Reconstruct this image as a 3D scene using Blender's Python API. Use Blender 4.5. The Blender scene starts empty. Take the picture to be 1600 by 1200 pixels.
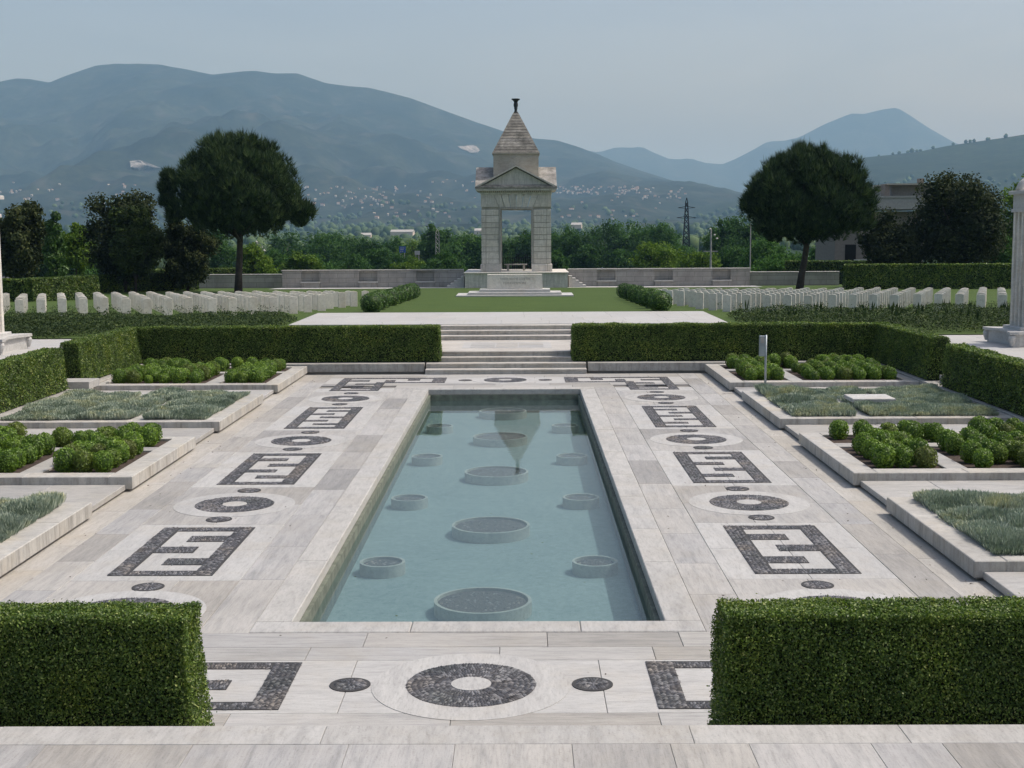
import bpy, math, random
import numpy as np
from mathutils import Matrix, Vector, noise as mnoise

rng = np.random.default_rng(7)
random.seed(7)
SC = bpy.context.scene
COL = SC.collection

# ------------------------------------------------------------------ camera
FPX, CH = 2100.0, 4.95                    # focal length in photo pixels (1600 wide), eye height over the pool terrace
pitch = math.atan(240 / FPX)
yaw = math.atan(17 / FPX * math.cos(pitch))
roll = math.radians(-0.30)
cF = np.array([-math.sin(yaw) * math.cos(pitch), math.cos(yaw) * math.cos(pitch), -math.sin(pitch)])
cR0 = np.array([math.cos(yaw), math.sin(yaw), 0.0])
cU0 = np.cross(cR0, cF)
cR = cR0 * math.cos(roll) + cU0 * math.sin(roll)
cU = np.cross(cR, cF)
CAM = np.array([0.58, 0.0, CH])
cam = bpy.data.cameras.new('camera')
cam.sensor_width = 36.0
cam.lens = FPX / 1600 * 36.0
cam.clip_start = 0.1
cam.clip_end = 60000
co = bpy.data.objects.new('camera', cam)
m = Matrix(((cR[0], cU[0], -cF[0]), (cR[1], cU[1], -cF[1]), (cR[2], cU[2], -cF[2])))
co.matrix_world = Matrix.Translation(CAM) @ m.to_4x4()
COL.objects.link(co)
SC.camera = co

def at(px, py, Y=None, z=None):
    d = cF * FPX + cR * (px - 800) - cU * (py - 600)
    t = Y / d[1] if Y is not None else (z - CH) / d[2]
    return CAM + d * t

def proj(p):
    v = np.asarray(p, float) - CAM
    w = v @ cF
    return 800 + FPX * (v @ cR) / w, 600 - FPX * (v @ cU) / w, w

def inframe(p, mrg=60):
    x, y, w = proj(p)
    return w > 0 and -mrg < x < 1600 + mrg and -mrg < y < 1200 + mrg

# ------------------------------------------------------------------ sky, sun, exposure
SUN_EL, SUN_AZ = math.radians(56), math.radians(80)      # azimuth clockwise from +Y
world = bpy.data.worlds.new('World')
SC.world = world
world.use_nodes = True
wn = world.node_tree
bg = wn.nodes['Background']
sky = wn.nodes.new('ShaderNodeTexSky')
sky.sky_type = 'NISHITA'
sky.sun_disc = False
sky.sun_elevation = SUN_EL
sky.sun_rotation = SUN_AZ
sky.altitude = 50
sky.air_density = 1.0
sky.dust_density = 5.0
sky.ozone_density = 1.0
# thin high cloud: faint, wide streaks all round the sky
tc = wn.nodes.new('ShaderNodeTexCoord')
mpw = wn.nodes.new('ShaderNodeMapping')
mpw.inputs['Scale'].default_value = (1.6, 1.6, 7.0)
nzw = wn.nodes.new('ShaderNodeTexNoise')
nzw.inputs['Scale'].default_value = 1.7
nzw.inputs['Detail'].default_value = 6
nzw.inputs['Distortion'].default_value = .6
rpw = wn.nodes.new('ShaderNodeValToRGB')
rpw.color_ramp.elements[0].position, rpw.color_ramp.elements[0].color = .35, (.93, .945, .965, 1)
rpw.color_ramp.elements[1].position, rpw.color_ramp.elements[1].color = .68, (1.10, 1.08, 1.06, 1)
mxw = wn.nodes.new('ShaderNodeMix')
mxw.data_type, mxw.blend_type = 'RGBA', 'MULTIPLY'
mxw.inputs[0].default_value = 1.0
wn.links.new(tc.outputs['Generated'], mpw.inputs[0])
wn.links.new(mpw.outputs[0], nzw.inputs['Vector'])
wn.links.new(nzw.outputs[0], rpw.inputs[0])
wn.links.new(sky.outputs[0], mxw.inputs[6])
wn.links.new(rpw.outputs[0], mxw.inputs[7])
wn.links.new(mxw.outputs[2], bg.inputs[0])
bg.inputs[1].default_value = 0.132
sl = bpy.data.lights.new('sun', 'SUN')
sl.energy = 2.5
sl.angle = math.radians(0.9)
sl.color = (1.0, 0.99, 0.955)
so = bpy.data.objects.new('sun', sl)
sd = Vector((math.sin(SUN_AZ) * math.cos(SUN_EL), math.cos(SUN_AZ) * math.cos(SUN_EL), math.sin(SUN_EL)))
so.rotation_euler = sd.to_track_quat('Z', 'Y').to_euler()
so.location = (40, 20, 60)
COL.objects.link(so)
SC.view_settings.view_transform = 'Standard'
SC.view_settings.look = 'None'
SC.view_settings.gamma = 1.0
SC.view_settings.exposure = 0.30
SC.cycles.volume_bounces = 0
SC.cycles.max_bounces = 8
SC.cycles.transparent_max_bounces = 16

# ------------------------------------------------------------------ materials
def nodes_of(name):
    mt = bpy.data.materials.new(name)
    mt.use_nodes = True
    t = mt.node_tree
    return mt, t, t.nodes['Principled BSDF']

def N(t, typ, **kw):
    n = t.nodes.new(typ)
    for k, v in kw.items():
        setattr(n, k, v)
    return n

def mixc(t, fac, a, b, mode='MIX'):
    n = t.nodes.new('ShaderNodeMix')
    n.data_type = 'RGBA'
    n.blend_type = mode
    for s, v in ((n.inputs[0], fac), (n.inputs[6], a), (n.inputs[7], b)):
        if hasattr(v, 'links') or isinstance(v, bpy.types.NodeSocket):
            t.links.new(v, s)
        elif isinstance(v, (int, float)):
            s.default_value = v
        else:
            s.default_value = (*v, 1)
    return n.outputs[2]

def ramp(t, src, stops):
    n = t.nodes.new('ShaderNodeValToRGB')
    e = n.color_ramp.elements
    while len(e) < len(stops):
        e.new(0.5)
    for el, (p, c) in zip(e, stops):
        el.position = p
        el.color = (*c, 1) if len(c) == 3 else c
    t.links.new(src, n.inputs[0])
    return n.outputs[0]

def coords(t, scale=(1, 1, 1), world_space=True, rnd=False):
    """world position (or object coordinates), scaled; rnd adds a per-object offset"""
    if world_space:
        g = N(t, 'ShaderNodeNewGeometry').outputs['Position']
    else:
        g = N(t, 'ShaderNodeTexCoord').outputs['Object']
    mp = N(t, 'ShaderNodeMapping')
    mp.inputs['Scale'].default_value = scale
    t.links.new(g, mp.inputs[0])
    if rnd:
        oi = N(t, 'ShaderNodeObjectInfo')
        ml = N(t, 'ShaderNodeMath', operation='MULTIPLY')
        ml.inputs[1].default_value = 57.0
        t.links.new(oi.outputs['Random'], ml.inputs[0])
        cb = N(t, 'ShaderNodeCombineXYZ')
        for i in range(3):
            t.links.new(ml.outputs[0], cb.inputs[i])
        t.links.new(cb.outputs[0], mp.inputs['Location'])
    return mp.outputs[0]

def noise(t, vec, scale, detail=6, rough=0.6, dist=0.0):
    n = N(t, 'ShaderNodeTexNoise')
    n.inputs['Scale'].default_value = scale
    n.inputs['Detail'].default_value = detail
    n.inputs['Roughness'].default_value = rough
    n.inputs['Distortion'].default_value = dist
    t.links.new(vec, n.inputs['Vector'])
    return n.outputs[0]

def bump(t, h, strength, dist, bsdf):
    b = N(t, 'ShaderNodeBump')
    b.inputs['Strength'].default_value = strength
    b.inputs['Distance'].default_value = dist
    t.links.new(h, b.inputs['Height'])
    t.links.new(b.outputs[0], bsdf.inputs['Normal'])

def stone(name, light, dark, streak=(1, 9, 9), vary=0.5, stain=0.35, stain_col=(0.16, 0.15, 0.13), scale=1.0, warm=None, rough=0.62, pits=0.4, drip=0.0):
    """travertine-like stone: directional veins, cloudy patches, pits, a tint of its own for every slab"""
    mt, t, b = nodes_of(name)
    oi = N(t, 'ShaderNodeObjectInfo').outputs['Random']
    v = noise(t, coords(t, streak, True, True), 1.1 * scale, 7, 0.62, 0.6)
    veins = ramp(t, v, [(0.30, dark), (0.50, tuple((a + 2 * c) / 3 for a, c in zip(dark, light))), (0.68, light)])
    per = ramp(t, oi, [(0.0, (1 - vary * .52,) * 3), (0.25, (1 - vary * .22, 1 - vary * .27, 1 - vary * .36)), (0.5, (1 - vary * .16, 1 - vary * .15, 1 - vary * .13)), (0.75, (1.0, 1 - vary * .04, 1 - vary * .12)), (1.0, (1.0, 1.0, 1.0))])
    c = mixc(t, 1.0, veins, per, 'MULTIPLY')
    fine = noise(t, coords(t, tuple(x * 3.2 for x in streak), True, True), 1.6 * scale, 5, 0.75)
    c = mixc(t, 1.0, c, ramp(t, fine, [(0.28, (.74, .735, .72)), (0.5, (1, 1, 1)), (0.72, (1.09, 1.085, 1.07))]), 'MULTIPLY')
    tan = noise(t, coords(t), 0.8 * scale, 5, 0.7)
    c = mixc(t, ramp(t, tan, [(0.50, (0, 0, 0)), (0.72, (.34, .34, .34))]), c, tuple(x * k for x, k in zip(dark, (1.12, 1.0, .80))))
    cl = noise(t, coords(t), 0.55 * scale, 5, 0.65)
    clf = ramp(t, cl, [(0.38, (0, 0, 0)), (0.75, (stain, stain, stain))])
    c = mixc(t, clf, c, stain_col)
    if warm:
        w = noise(t, coords(t), 0.9 * scale, 6, 0.7)
        c = mixc(t, ramp(t, w, [(0.52, (0, 0, 0)), (0.72, (.5, .5, .5))]), c, warm)
    if drip:
        dn_ = noise(t, coords(t, (7, 7, .9)), 1.0, 5, .65)
        sepn = N(t, 'ShaderNodeSeparateXYZ')
        t.links.new(N(t, 'ShaderNodeNewGeometry').outputs['True Normal'], sepn.inputs[0])
        up_ = ramp(t, sepn.outputs[2], [(.3, (1, 1, 1)), (.7, (.25, .25, .25))])
        c = mixc(t, mixc(t, 1.0, ramp(t, dn_, [(.46, (0, 0, 0)), (.72, (drip,) * 3)]), up_, 'MULTIPLY'), c, (.12, .112, .095))
    sp = noise(t, coords(t, (1, 1, 1)), 38 * scale, 3, 0.7)
    spf = ramp(t, sp, [(0.30, (pits, pits, pits)), (0.40, (0, 0, 0))])
    c = mixc(t, spf, c, tuple(x * .35 for x in dark))
    t.links.new(c, b.inputs['Base Color'])
    b.inputs['Roughness'].default_value = rough
    b.inputs['Specular IOR Level'].default_value = 0.3
    bump(t, sp, 0.25, 0.01, b)
    return mt

def ashlar(name, light, dark, bw, bh, stain=0.5):
    """stone wall too far off for single blocks: courses as fine joints in the material"""
    mt, t, b = nodes_of(name)
    g = N(t, 'ShaderNodeNewGeometry').outputs['Position']
    sx = N(t, 'ShaderNodeSeparateXYZ')
    t.links.new(g, sx.inputs[0])
    cb = N(t, 'ShaderNodeCombineXYZ')
    t.links.new(sx.outputs[0], cb.inputs[0])
    t.links.new(sx.outputs[2], cb.inputs[1])
    br = N(t, 'ShaderNodeTexBrick')
    br.inputs['Scale'].default_value = 1.0
    br.inputs['Brick Width'].default_value = bw
    br.inputs['Row Height'].default_value = bh
    br.inputs['Mortar Size'].default_value = 0.012
    br.inputs['Color1'].default_value = (*light, 1)
    br.inputs['Color2'].default_value = (*dark, 1)
    br.inputs['Mortar'].default_value = (*[x * .45 for x in dark], 1)
    t.links.new(cb.outputs[0], br.inputs['Vector'])
    st = noise(t, coords(t, (1, 1, .5)), 0.9, 6, 0.7)
    c = mixc(t, ramp(t, st, [(0.42, (0, 0, 0)), (0.7, (stain,) * 3)]), br.outputs[0], (0.13, 0.12, 0.11))
    t.links.new(c, b.inputs['Base Color'])
    b.inputs['Roughness'].default_value = 0.8
    bump(t, st, 0.3, 0.03, b)
    return mt

def foliage(name, stops, rough=0.55, trans=0.25, objvar=0.25, brown=None, spec=0.35):
    """leaves: colour runs along each leaf's own random value, every object a little different"""
    mt, t, b = nodes_of(name)
    a = N(t, 'ShaderNodeAttribute', attribute_name='rnd').outputs['Fac']
    c = ramp(t, a, stops)
    oi = N(t, 'ShaderNodeObjectInfo').outputs['Random']
    pt = noise(t, coords(t), 1.3, 3, 0.6)
    big = ramp(t, pt, [(0.33, (0.62, 0.66, 0.62)), (0.5, (1, 1, 1)), (0.67, (1.28, 1.14, 0.92))])
    c = mixc(t, 1.0, c, big, 'MULTIPLY')
    c = mixc(t, 1.0, c, ramp(t, oi, [(0, (1 - objvar, 1 - objvar, 1 - objvar)), (1, (1 + objvar, 1 + objvar * .8, 1))]), 'MULTIPLY')
    if brown:
        ob2 = N(t, 'ShaderNodeMath', operation='FRACT')
        ml = N(t, 'ShaderNodeMath', operation='MULTIPLY')
        ml.inputs[1].default_value = 7.31
        t.links.new(oi, ml.inputs[0])
        t.links.new(ml.outputs[0], ob2.inputs[0])
        c = mixc(t, ramp(t, ob2.outputs[0], [(0.72, (0, 0, 0)), (1.0, (.6, .6, .6))]), c, brown)
    t.links.new(c, b.inputs['Base Color'])
    b.inputs['Roughness'].default_value = rough
    b.inputs['Specular IOR Level'].default_value = spec
    tr = N(t, 'ShaderNodeBsdfTranslucent')
    t.links.new(mixc(t, 1.0, c, (1.1, 1.25, .7), 'MULTIPLY'), tr.inputs[0])
    mx = N(t, 'ShaderNodeMixShader')
    mx.inputs[0].default_value = trans
    t.links.new(b.outputs[0], mx.inputs[1])
    t.links.new(tr.outputs[0], mx.inputs[2])
    t.links.new(mx.outputs[0], t.nodes['Material Output'].inputs[0])
    return mt

def plain(name, col, rough=0.7, metal=0.0, var=0.15, scale=4.0, spec=0.3):
    mt, t, b = nodes_of(name)
    n = noise(t, coords(t), scale, 6, 0.65)
    t.links.new(ramp(t, n, [(0.3, tuple(max(0, x * (1 - var)) for x in col)), (0.7, tuple(x * (1 + var) for x in col))]), b.inputs['Base Color'])
    b.inputs['Roughness'].default_value = rough
    b.inputs['Metallic'].default_value = metal
    b.inputs['Specular IOR Level'].default_value = spec
    return mt

M = {}
M['slab_y'] = stone('travertine slab veined lengthwise', (0.454, 0.442, 0.431), (0.302, 0.302, 0.302), (9, .9, 9), .62, .30)
M['slab_x'] = stone('travertine slab veined crosswise', (0.454, 0.442, 0.427), (0.310, 0.310, 0.306), (.9, 9, 9), .62, .30)
M['gutter'] = stone('soil stained gutter slab', (.47, .45, .42), (.35, .335, .31), (8, 1.2, 8), .35, .30, (.25, .22, .17), warm=(.40, .35, .27))
M['slab_w'] = stone('pale travertine inlay', (0.470, 0.464, 0.450), (0.370, 0.363, 0.356), (7, 1.2, 9), .14, .10)
M['slab_wx'] = stone('pale travertine inlay crosswise', (0.470, 0.464, 0.450), (0.370, 0.363, 0.356), (1.2, 7, 9), .14, .10)
M['rim'] = stone('pool rim travertine', (0.468, 0.458, 0.441), (0.344, 0.338, 0.327), (6, 1.2, 6), .18, .16)
M['kerb'] = stone('planter kerb stone', (0.499, 0.484, 0.454), (0.378, 0.366, 0.347), (2, 2, 1.2), .22, .34, (.2, .19, .165), warm=(.50, .43, .31), drip=.6)
M['step'] = stone('step stone', (.56, .535, .495), (.40, .38, .35), (1, 5, 7), .2, .38, (.21, .18, .15), drip=.4)
M['walkstone'] = stone('garden walk stone', (0.454, 0.442, 0.427), (0.318, 0.318, 0.310), (1.5, 6, 6), .35, .28)
M['white'] = stone('white stone', (0.514, 0.507, 0.493), (0.428, 0.422, 0.407), (3, 3, 3), .1, .12)
M['grave'] = stone('headstone limestone', (0.74, 0.705, 0.645), (0.62, 0.58, 0.52), (2, 2, 2), .28, .12, (.3, .26, .2), warm=(.44, .38, .29))
M['ledge'] = stone('low wall stone', (0.464, 0.448, 0.421), (0.340, 0.328, 0.309), (2, 2, 2), .22, .4, (.19, .18, .155), drip=.6)
M['memorial'] = stone('memorial ashlar', (.74, .705, .645), (.58, .555, .51), (1.2, 1.2, 5), .35, .30, (.32, .305, .28), drip=.45)
M['memorial_dark'] = stone('weathered memorial stone', (.46, .44, .385), (.32, .305, .27), (1.2, 1.2, 3), .3, .45, (.15, .145, .12))
M['pyramid'] = stone('lichened roof stone', (.46, .44, .40), (.17, .16, .145), (2.2, 2.2, 5), .6, .9, (.05, .048, .043), scale=2.2)
M['wall'] = ashlar('cemetery wall ashlar', (.38, .36, .335), (.32, .305, .285), 1.5, .42)
M['pebble'] = foliage('black pebbles', [(0, (.0360, .0360, .0400)), (.6, (.0900, .0900, .1000)), (1, (.2200, .2200, .2300))], .45, 0.0, 0.0)
M['mortar'] = plain('dark mortar', (.05, .05, .052), .9)
M['bedding'] = plain('joint bedding', (.20, .19, .175), .95)
M['soil'] = plain('soil', (.058, .042, .033), .95, var=.5, scale=14)
M['bronze'] = plain('dark bronze', (.035, .042, .045), .5, .4)
M['iron'] = plain('black iron', (.012, .012, .013), .5, .5)
M['galv'] = plain('galvanised post', (.30, .34, .36), .45, .6)
M['concrete'] = plain('concrete', (.34, .33, .31), .85)
M['lichen_concrete'] = plain('house render', (.22, .19, .165), .9)
M['bark'] = plain('bark', (.055, .045, .037), .95, var=.45, scale=3)
M['box'] = foliage('box leaves', [(0, (.0655, .1299, .0156)), (.5, (.1264, .2213, .0273)), (1, (.2153, .3367, .0537))], .5, .25, .12, brown=(.12, .12, .035))
M['ball_dark'] = foliage('dark box leaves', [(0, (.0250, .0625, .0125)), (.55, (.0562, .1250, .0250)), (1, (.1250, .2250, .0500))], .5, .2, .1)
M['hedge'] = foliage('hedge leaves', [(0, (.0312, .0660, .0110)), (.5, (.0884, .1500, .0253)), (.86, (.1755, .2580, .0462)), (1, (.3250, .3720, .1320))], .48, .25, .08)
M['hedge_lt'] = foliage('sun bleached hedge leaves', [(0, (.0360, .0696, .0144)), (.55, (.0780, .1344, .0288)), (1, (.1680, .2280, .0600))], .5, .25, .08)
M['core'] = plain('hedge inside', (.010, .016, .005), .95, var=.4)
M['lavender'] = foliage('lavender leaves', [(0, (.1806, .2218, .1808)), (.5, (.3235, .3770, .3147)), (1, (.5117, .5692, .4754))], .8, .08, .05, spec=.1)
M['shrub'] = foliage('rough shrub leaves', [(0, (.0150, .0300, .0112)), (.6, (.0400, .0675, .0250)), (1, (.0775, .1100, .0425))], .7, .2, .12, spec=.15)
M['pine'] = foliage('pine needles', [(0, (.0172, .0347, .0154)), (.6, (.0379, .0694, .0277)), (1, (.0897, .1354, .0493))], .7, .08, .05, spec=.15)
M['oak'] = foliage('holm oak leaves', [(0, (.0203, .0315, .0145)), (.6, (.0435, .0600, .0247)), (1, (.0725, .0900, .0377))], .8, .12, .2, spec=.1)
M['oak_green'] = foliage('greener oak leaves', [(0, (.018, .032, .010)), (.6, (.040, .064, .018)), (1, (.066, .098, .030))], .8, .12, .1, spec=.1)
M['leaf'] = foliage('spring leaves', [(0, (.0288, .0703, .0216)), (.6, (.0544, .1247, .0358)), (1, (.0879, .1839, .0538))], .8, .3, .25, spec=.1)
M['leaf_y'] = foliage('yellow green leaves', [(0, (.0607, .1148, .0182)), (.6, (.1080, .1823, .0286)), (1, (.1688, .2565, .0520))], .8, .3, .15, spec=.1)
M['far_tree'] = foliage('far tree leaves', [(0, (.0187, .0437, .0146)), (.6, (.0364, .0780, .0229)), (1, (.0728, .1196, .0364))], .8, 0.0, .2)

def lawn_mat():
    mt, t, b = nodes_of('lawn grass')
    n1 = noise(t, coords(t), 0.6, 5, .6)
    n2 = noise(t, coords(t), 14, 4, .8)
    c = ramp(t, n1, [(.3, (.044, .078, .020)), (.7, (.072, .112, .029))])
    c = mixc(t, .55, c, ramp(t, n2, [(.3, (.031, .060, .016)), (.7, (.096, .135, .040))]))
    t.links.new(c, b.inputs['Base Color'])
    b.inputs['Roughness'].default_value = .9
    b.inputs['Specular IOR Level'].default_value = .1
    bump(t, n2, .6, .05, b)
    return mt
M['lawn'] = lawn_mat()

def terrain_mat(name, woods, field, bare, s, barefac):
    mt, t, b = nodes_of(name)
    n1 = noise(t, coords(t), .0012 * s, 8, .66, .3)
    n2 = noise(t, coords(t), .011 * s, 6, .7)
    n3 = noise(t, coords(t), .004 * s, 5, .6)
    c = ramp(t, n1, [(.38, woods), (.50, tuple((a + b_) / 2 for a, b_ in zip(woods, field))), (.62, field)])
    c = mixc(t, ramp(t, n2, [(.42, (0, 0, 0)), (.62, (.8, .8, .8))]), c, tuple(x * .55 for x in woods))
    c = mixc(t, ramp(t, n3, [(.55, (0, 0, 0)), (.7, (barefac,) * 3)]), c, bare)
    t.links.new(c, b.inputs['Base Color'])
    b.inputs['Roughness'].default_value = .95
    b.inputs['Specular IOR Level'].default_value = .05
    return mt
M['plain'] = terrain_mat('valley fields and woods', (.016, .036, .013), (.055, .09, .032), (.13, .125, .085), 3.5, .35)
M['massif'] = terrain_mat('wooded mountainside', (.010, .018, .009), (.036, .045, .026), (.085, .082, .068), 2.2, .5)
M['hill'] = terrain_mat('wooded hill', (.010, .020, .008), (.030, .046, .018), (.075, .08, .045), 3.5, .35)
M['quarry'] = plain('quarried rock', (.21, .20, .185), .95, var=.8, scale=.04)

def water_mat():
    mt, t, b = nodes_of('pool water')
    t.nodes.remove(b)
    gl = N(t, 'ShaderNodeBsdfGlossy')
    gl.inputs['Roughness'].default_value = .012
    tp = N(t, 'ShaderNodeBsdfTransparent')
    tp.inputs[0].default_value = (.86, .94, .94, 1)
    fr = N(t, 'ShaderNodeFresnel')
    fr.inputs[0].default_value = 1.33
    bp_ = N(t, 'ShaderNodeBump')
    bp_.inputs['Strength'].default_value = .05
    bp_.inputs['Distance'].default_value = .01
    n = noise(t, coords(t), 5, 3, .5)
    t.links.new(n, bp_.inputs['Height'])
    t.links.new(bp_.outputs[0], gl.inputs['Normal'])
    mk = N(t, 'ShaderNodeBsdfDiffuse')                   # cloudy water
    mk.inputs[0].default_value = (.15, .225, .235, 1)
    mu = N(t, 'ShaderNodeMixShader')
    mu.inputs[0].default_value = .20
    t.links.new(tp.outputs[0], mu.inputs[1])
    t.links.new(mk.outputs[0], mu.inputs[2])
    mx = N(t, 'ShaderNodeMixShader')
    t.links.new(fr.outputs[0], mx.inputs[0])
    t.links.new(mu.outputs[0], mx.inputs[1])
    t.links.new(gl.outputs[0], mx.inputs[2])
    t.links.new(mx.outputs[0], t.nodes['Material Output'].inputs[0])
    return mt
M['water'] = water_mat()
def poolfloor_mat():
    mt, t, b = nodes_of('pale blue pool floor')
    n1 = noise(t, coords(t), .5, 5, .6)
    n2 = noise(t, coords(t), 9, 6, .85)
    c = ramp(t, n1, [(.3, (.165, .245, .25)), (.7, (.235, .325, .33))])
    c = mixc(t, .5, c, ramp(t, n2, [(.32, (.09, .15, .155)), (.66, (.34, .43, .44))]))
    t.links.new(c, b.inputs['Base Color'])
    b.inputs['Roughness'].default_value = .9
    return mt
M['poolfloor'] = poolfloor_mat()
M['poolwall'] = plain('algae stained pool wall', (.13, .145, .115), .8, var=.4, scale=5)
M['basin'] = stone('submerged basin stone', (0.46, 0.48, 0.45), (0.36, 0.39, 0.37), (2, 2, 2), .1, .3, (.2, .24, .22))
M['gravel'] = plain('dark gravel fill', (.085, .08, .078), .95, var=.7, scale=45)

# ------------------------------------------------------------------ mesh helpers
def mesh_np(name, V, Fc, mat=None, rnd=None, smooth=False):
    """V (n,3); Fc an (k,3) or (k,4) index array or a list of faces"""
    me = bpy.data.meshes.new(name)
    V = np.asarray(V, np.float32)
    if isinstance(Fc, np.ndarray):
        k, w = Fc.shape
        me.vertices.add(len(V))
        me.vertices.foreach_set('co', V.ravel())
        me.loops.add(k * w)
        me.loops.foreach_set('vertex_index', Fc.astype(np.int32).ravel())
        me.polygons.add(k)
        me.polygons.foreach_set('loop_start', np.arange(0, k * w, w, dtype=np.int32))
        me.update(calc_edges=True)
    else:
        me.from_pydata([tuple(map(float, v)) for v in V], [], [tuple(map(int, f)) for f in Fc])
        me.update()
    if rnd is not None:
        a = me.attributes.new('rnd', 'FLOAT', 'POINT')
        a.data.foreach_set('value', np.asarray(rnd, np.float32))
    if smooth:
        me.polygons.foreach_set('use_smooth', np.ones(len(me.polygons), bool))
    if mat:
        me.materials.append(M[mat])
    return me

def ob(name, me, parent=None, loc=(0, 0, 0), rz=0.0, label=None, cat=None, group=None, kind=None, scale=None):
    o = bpy.data.objects.new(name, me)
    COL.objects.link(o)
    o.location = loc
    o.rotation_euler = (0, 0, rz)
    if scale is not None:
        o.scale = scale
    if parent is not None:
        o.parent = parent
    if label:
        o['label'] = label
    if cat:
        o['category'] = cat
    if group:
        o['group'] = group
    if kind:
        o['kind'] = kind
    return o

def thing(name, label, cat, loc=(0, 0, 0), rz=0.0, group=None):
    return ob(name, None, None, loc, rz, label, cat, group)

class MB:
    """collects shapes of one part"""
    def __init__(s):
        s.V = []
        s.F = []
    def add(s, V, Fc):
        o = len(s.V)
        s.V += [tuple(v) for v in V]
        s.F += [tuple(i + o for i in f) for f in Fc]
        return s
    def box(s, x0, x1, y0, y1, z0, z1, c=0.0):
        if c <= 0:
            V = [(x, y, z) for z in (z0, z1) for x, y in ((x0, y0), (x1, y0), (x1, y1), (x0, y1))]
            return s.add(V, [(3, 2, 1, 0), (4, 5, 6, 7), (0, 1, 5, 4), (1, 2, 6, 5), (2, 3, 7, 6), (3, 0, 4, 7)])
        V = [(x, y, z0) for x, y in ((x0, y0), (x1, y0), (x1, y1), (x0, y1))]
        V += [(x, y, z1 - c) for x, y in ((x0, y0), (x1, y0), (x1, y1), (x0, y1))]
        V += [(x, y, z1) for x, y in ((x0 + c, y0 + c), (x1 - c, y0 + c), (x1 - c, y1 - c), (x0 + c, y1 - c))]
        Fc = [(3, 2, 1, 0), (8, 9, 10, 11)]
        for i in range(4):
            j = (i + 1) % 4
            Fc += [(i, j, j + 4, i + 4), (i + 4, j + 4, j + 8, i + 8)]
        return s.add(V, Fc)
    def prism(s, poly, z0, z1):
        n = len(poly)
        V = [(x, y, z0) for x, y in poly] + [(x, y, z1) for x, y in poly]
        Fc = [tuple(range(n - 1, -1, -1)), tuple(range(n, 2 * n))]
        Fc += [(i, (i + 1) % n, (i + 1) % n + n, i + n) for i in range(n)]
        return s.add(V, Fc)
    def lathe(s, prof, cx=0, cy=0, seg=32, cap=True):
        V = []
        for r, z in prof:
            V += [(cx + r * math.cos(2 * math.pi * k / seg), cy + r * math.sin(2 * math.pi * k / seg), z) for k in range(seg)]
        Fc = []
        for i in range(len(prof) - 1):
            for k in range(seg):
                l = (k + 1) % seg
                Fc.append((i * seg + k, i * seg + l, (i + 1) * seg + l, (i + 1) * seg + k))
        if cap:
            Fc.append(tuple(range(seg - 1, -1, -1)))
            Fc.append(tuple(range((len(prof) - 1) * seg, len(prof) * seg)))
        return s.add(V, Fc)
    def tube(s, pts, rad, seg=7):
        P = [Vector(p) for p in pts]
        V = []
        for i, p in enumerate(P):
            d = (P[min(i + 1, len(P) - 1)] - P[max(i - 1, 0)]).normalized()
            a = d.orthogonal().normalized()
            if i and abs(pa.dot(d)) < .95:
                a = (pa - d * pa.dot(d)).normalized()
            pa = a
            b = d.cross(a)
            V += [p + (a * math.cos(2 * math.pi * k / seg) + b * math.sin(2 * math.pi * k / seg)) * rad[i] for k in range(seg)]
        Fc = []
        for i in range(len(P) - 1):
            for k in range(seg):
                l = (k + 1) % seg
                Fc.append((i * seg + k, i * seg + l, (i + 1) * seg + l, (i + 1) * seg + k))
        Fc += [tuple(range(seg - 1, -1, -1)), tuple(range((len(P) - 1) * seg, len(P) * seg))]
        return s.add(V, Fc)
    def mesh(s, name, mat, smooth=False):
        return mesh_np(name, s.V, s.F, mat, smooth=smooth)
    def build(s, name, mat, parent=None, smooth=False, **k):
        return ob(name, s.mesh(name, mat, smooth), parent, **k)

def slab(name, x0, x1, y0, y1, z0, z1, mat, parent, c=.005, gap=.003):
    """one paving stone, its origin at its own centre"""
    cx, cy = (x0 + x1) / 2, (y0 + y1) / 2
    hx, hy = (x1 - x0) / 2 - gap, (y1 - y0) / 2 - gap
    dz = random.uniform(-.0012, .0012)
    return MB().box(-hx, hx, -hy, hy, z0, z1 + dz, c).build(name, mat, parent, loc=(cx, cy, 0))

def unit(a):
    return a / np.maximum(np.linalg.norm(a, axis=-1, keepdims=True), 1e-9)

def leaf_quads(P, Nn, size, tilt=.8, aspect=.55, up=None):
    n = len(P)
    Np = unit(Nn + tilt * rng.normal(size=(n, 3)))
    r = rng.normal(size=(n, 3)) if up is None else np.tile(np.array([0, 0, 1.0]), (n, 1)) * up + rng.normal(size=(n, 3)) * .5
    T = unit(r - (r * Np).sum(1, keepdims=True) * Np)
    B = np.cross(Np, T)
    s = np.broadcast_to(np.asarray(size), (n,))[:, None] * rng.uniform(.7, 1.25, (n, 1))
    V = np.stack([P - T * s * .5, P + B * s * .5 * aspect, P + T * s * .5, P - B * s * .5 * aspect], 1).reshape(-1, 3)
    return V, np.arange(4 * n).reshape(n, 4), np.repeat(rng.random(n), 4)

def fnoise(P, scale, seed=0.0):
    return np.array([mnoise.noise((p[0] * scale + seed, p[1] * scale - seed, p[2] * scale + 3.1 * seed)) for p in P])

print('setup done')

# ------------------------------------------------------------------ terrain
ZP = -9.0                                                # level of the valley floor
def sstep(a, b, x):
    t = np.clip((x - a) / (b - a), 0, 1)
    return t * t * (3 - 2 * t)

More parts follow.
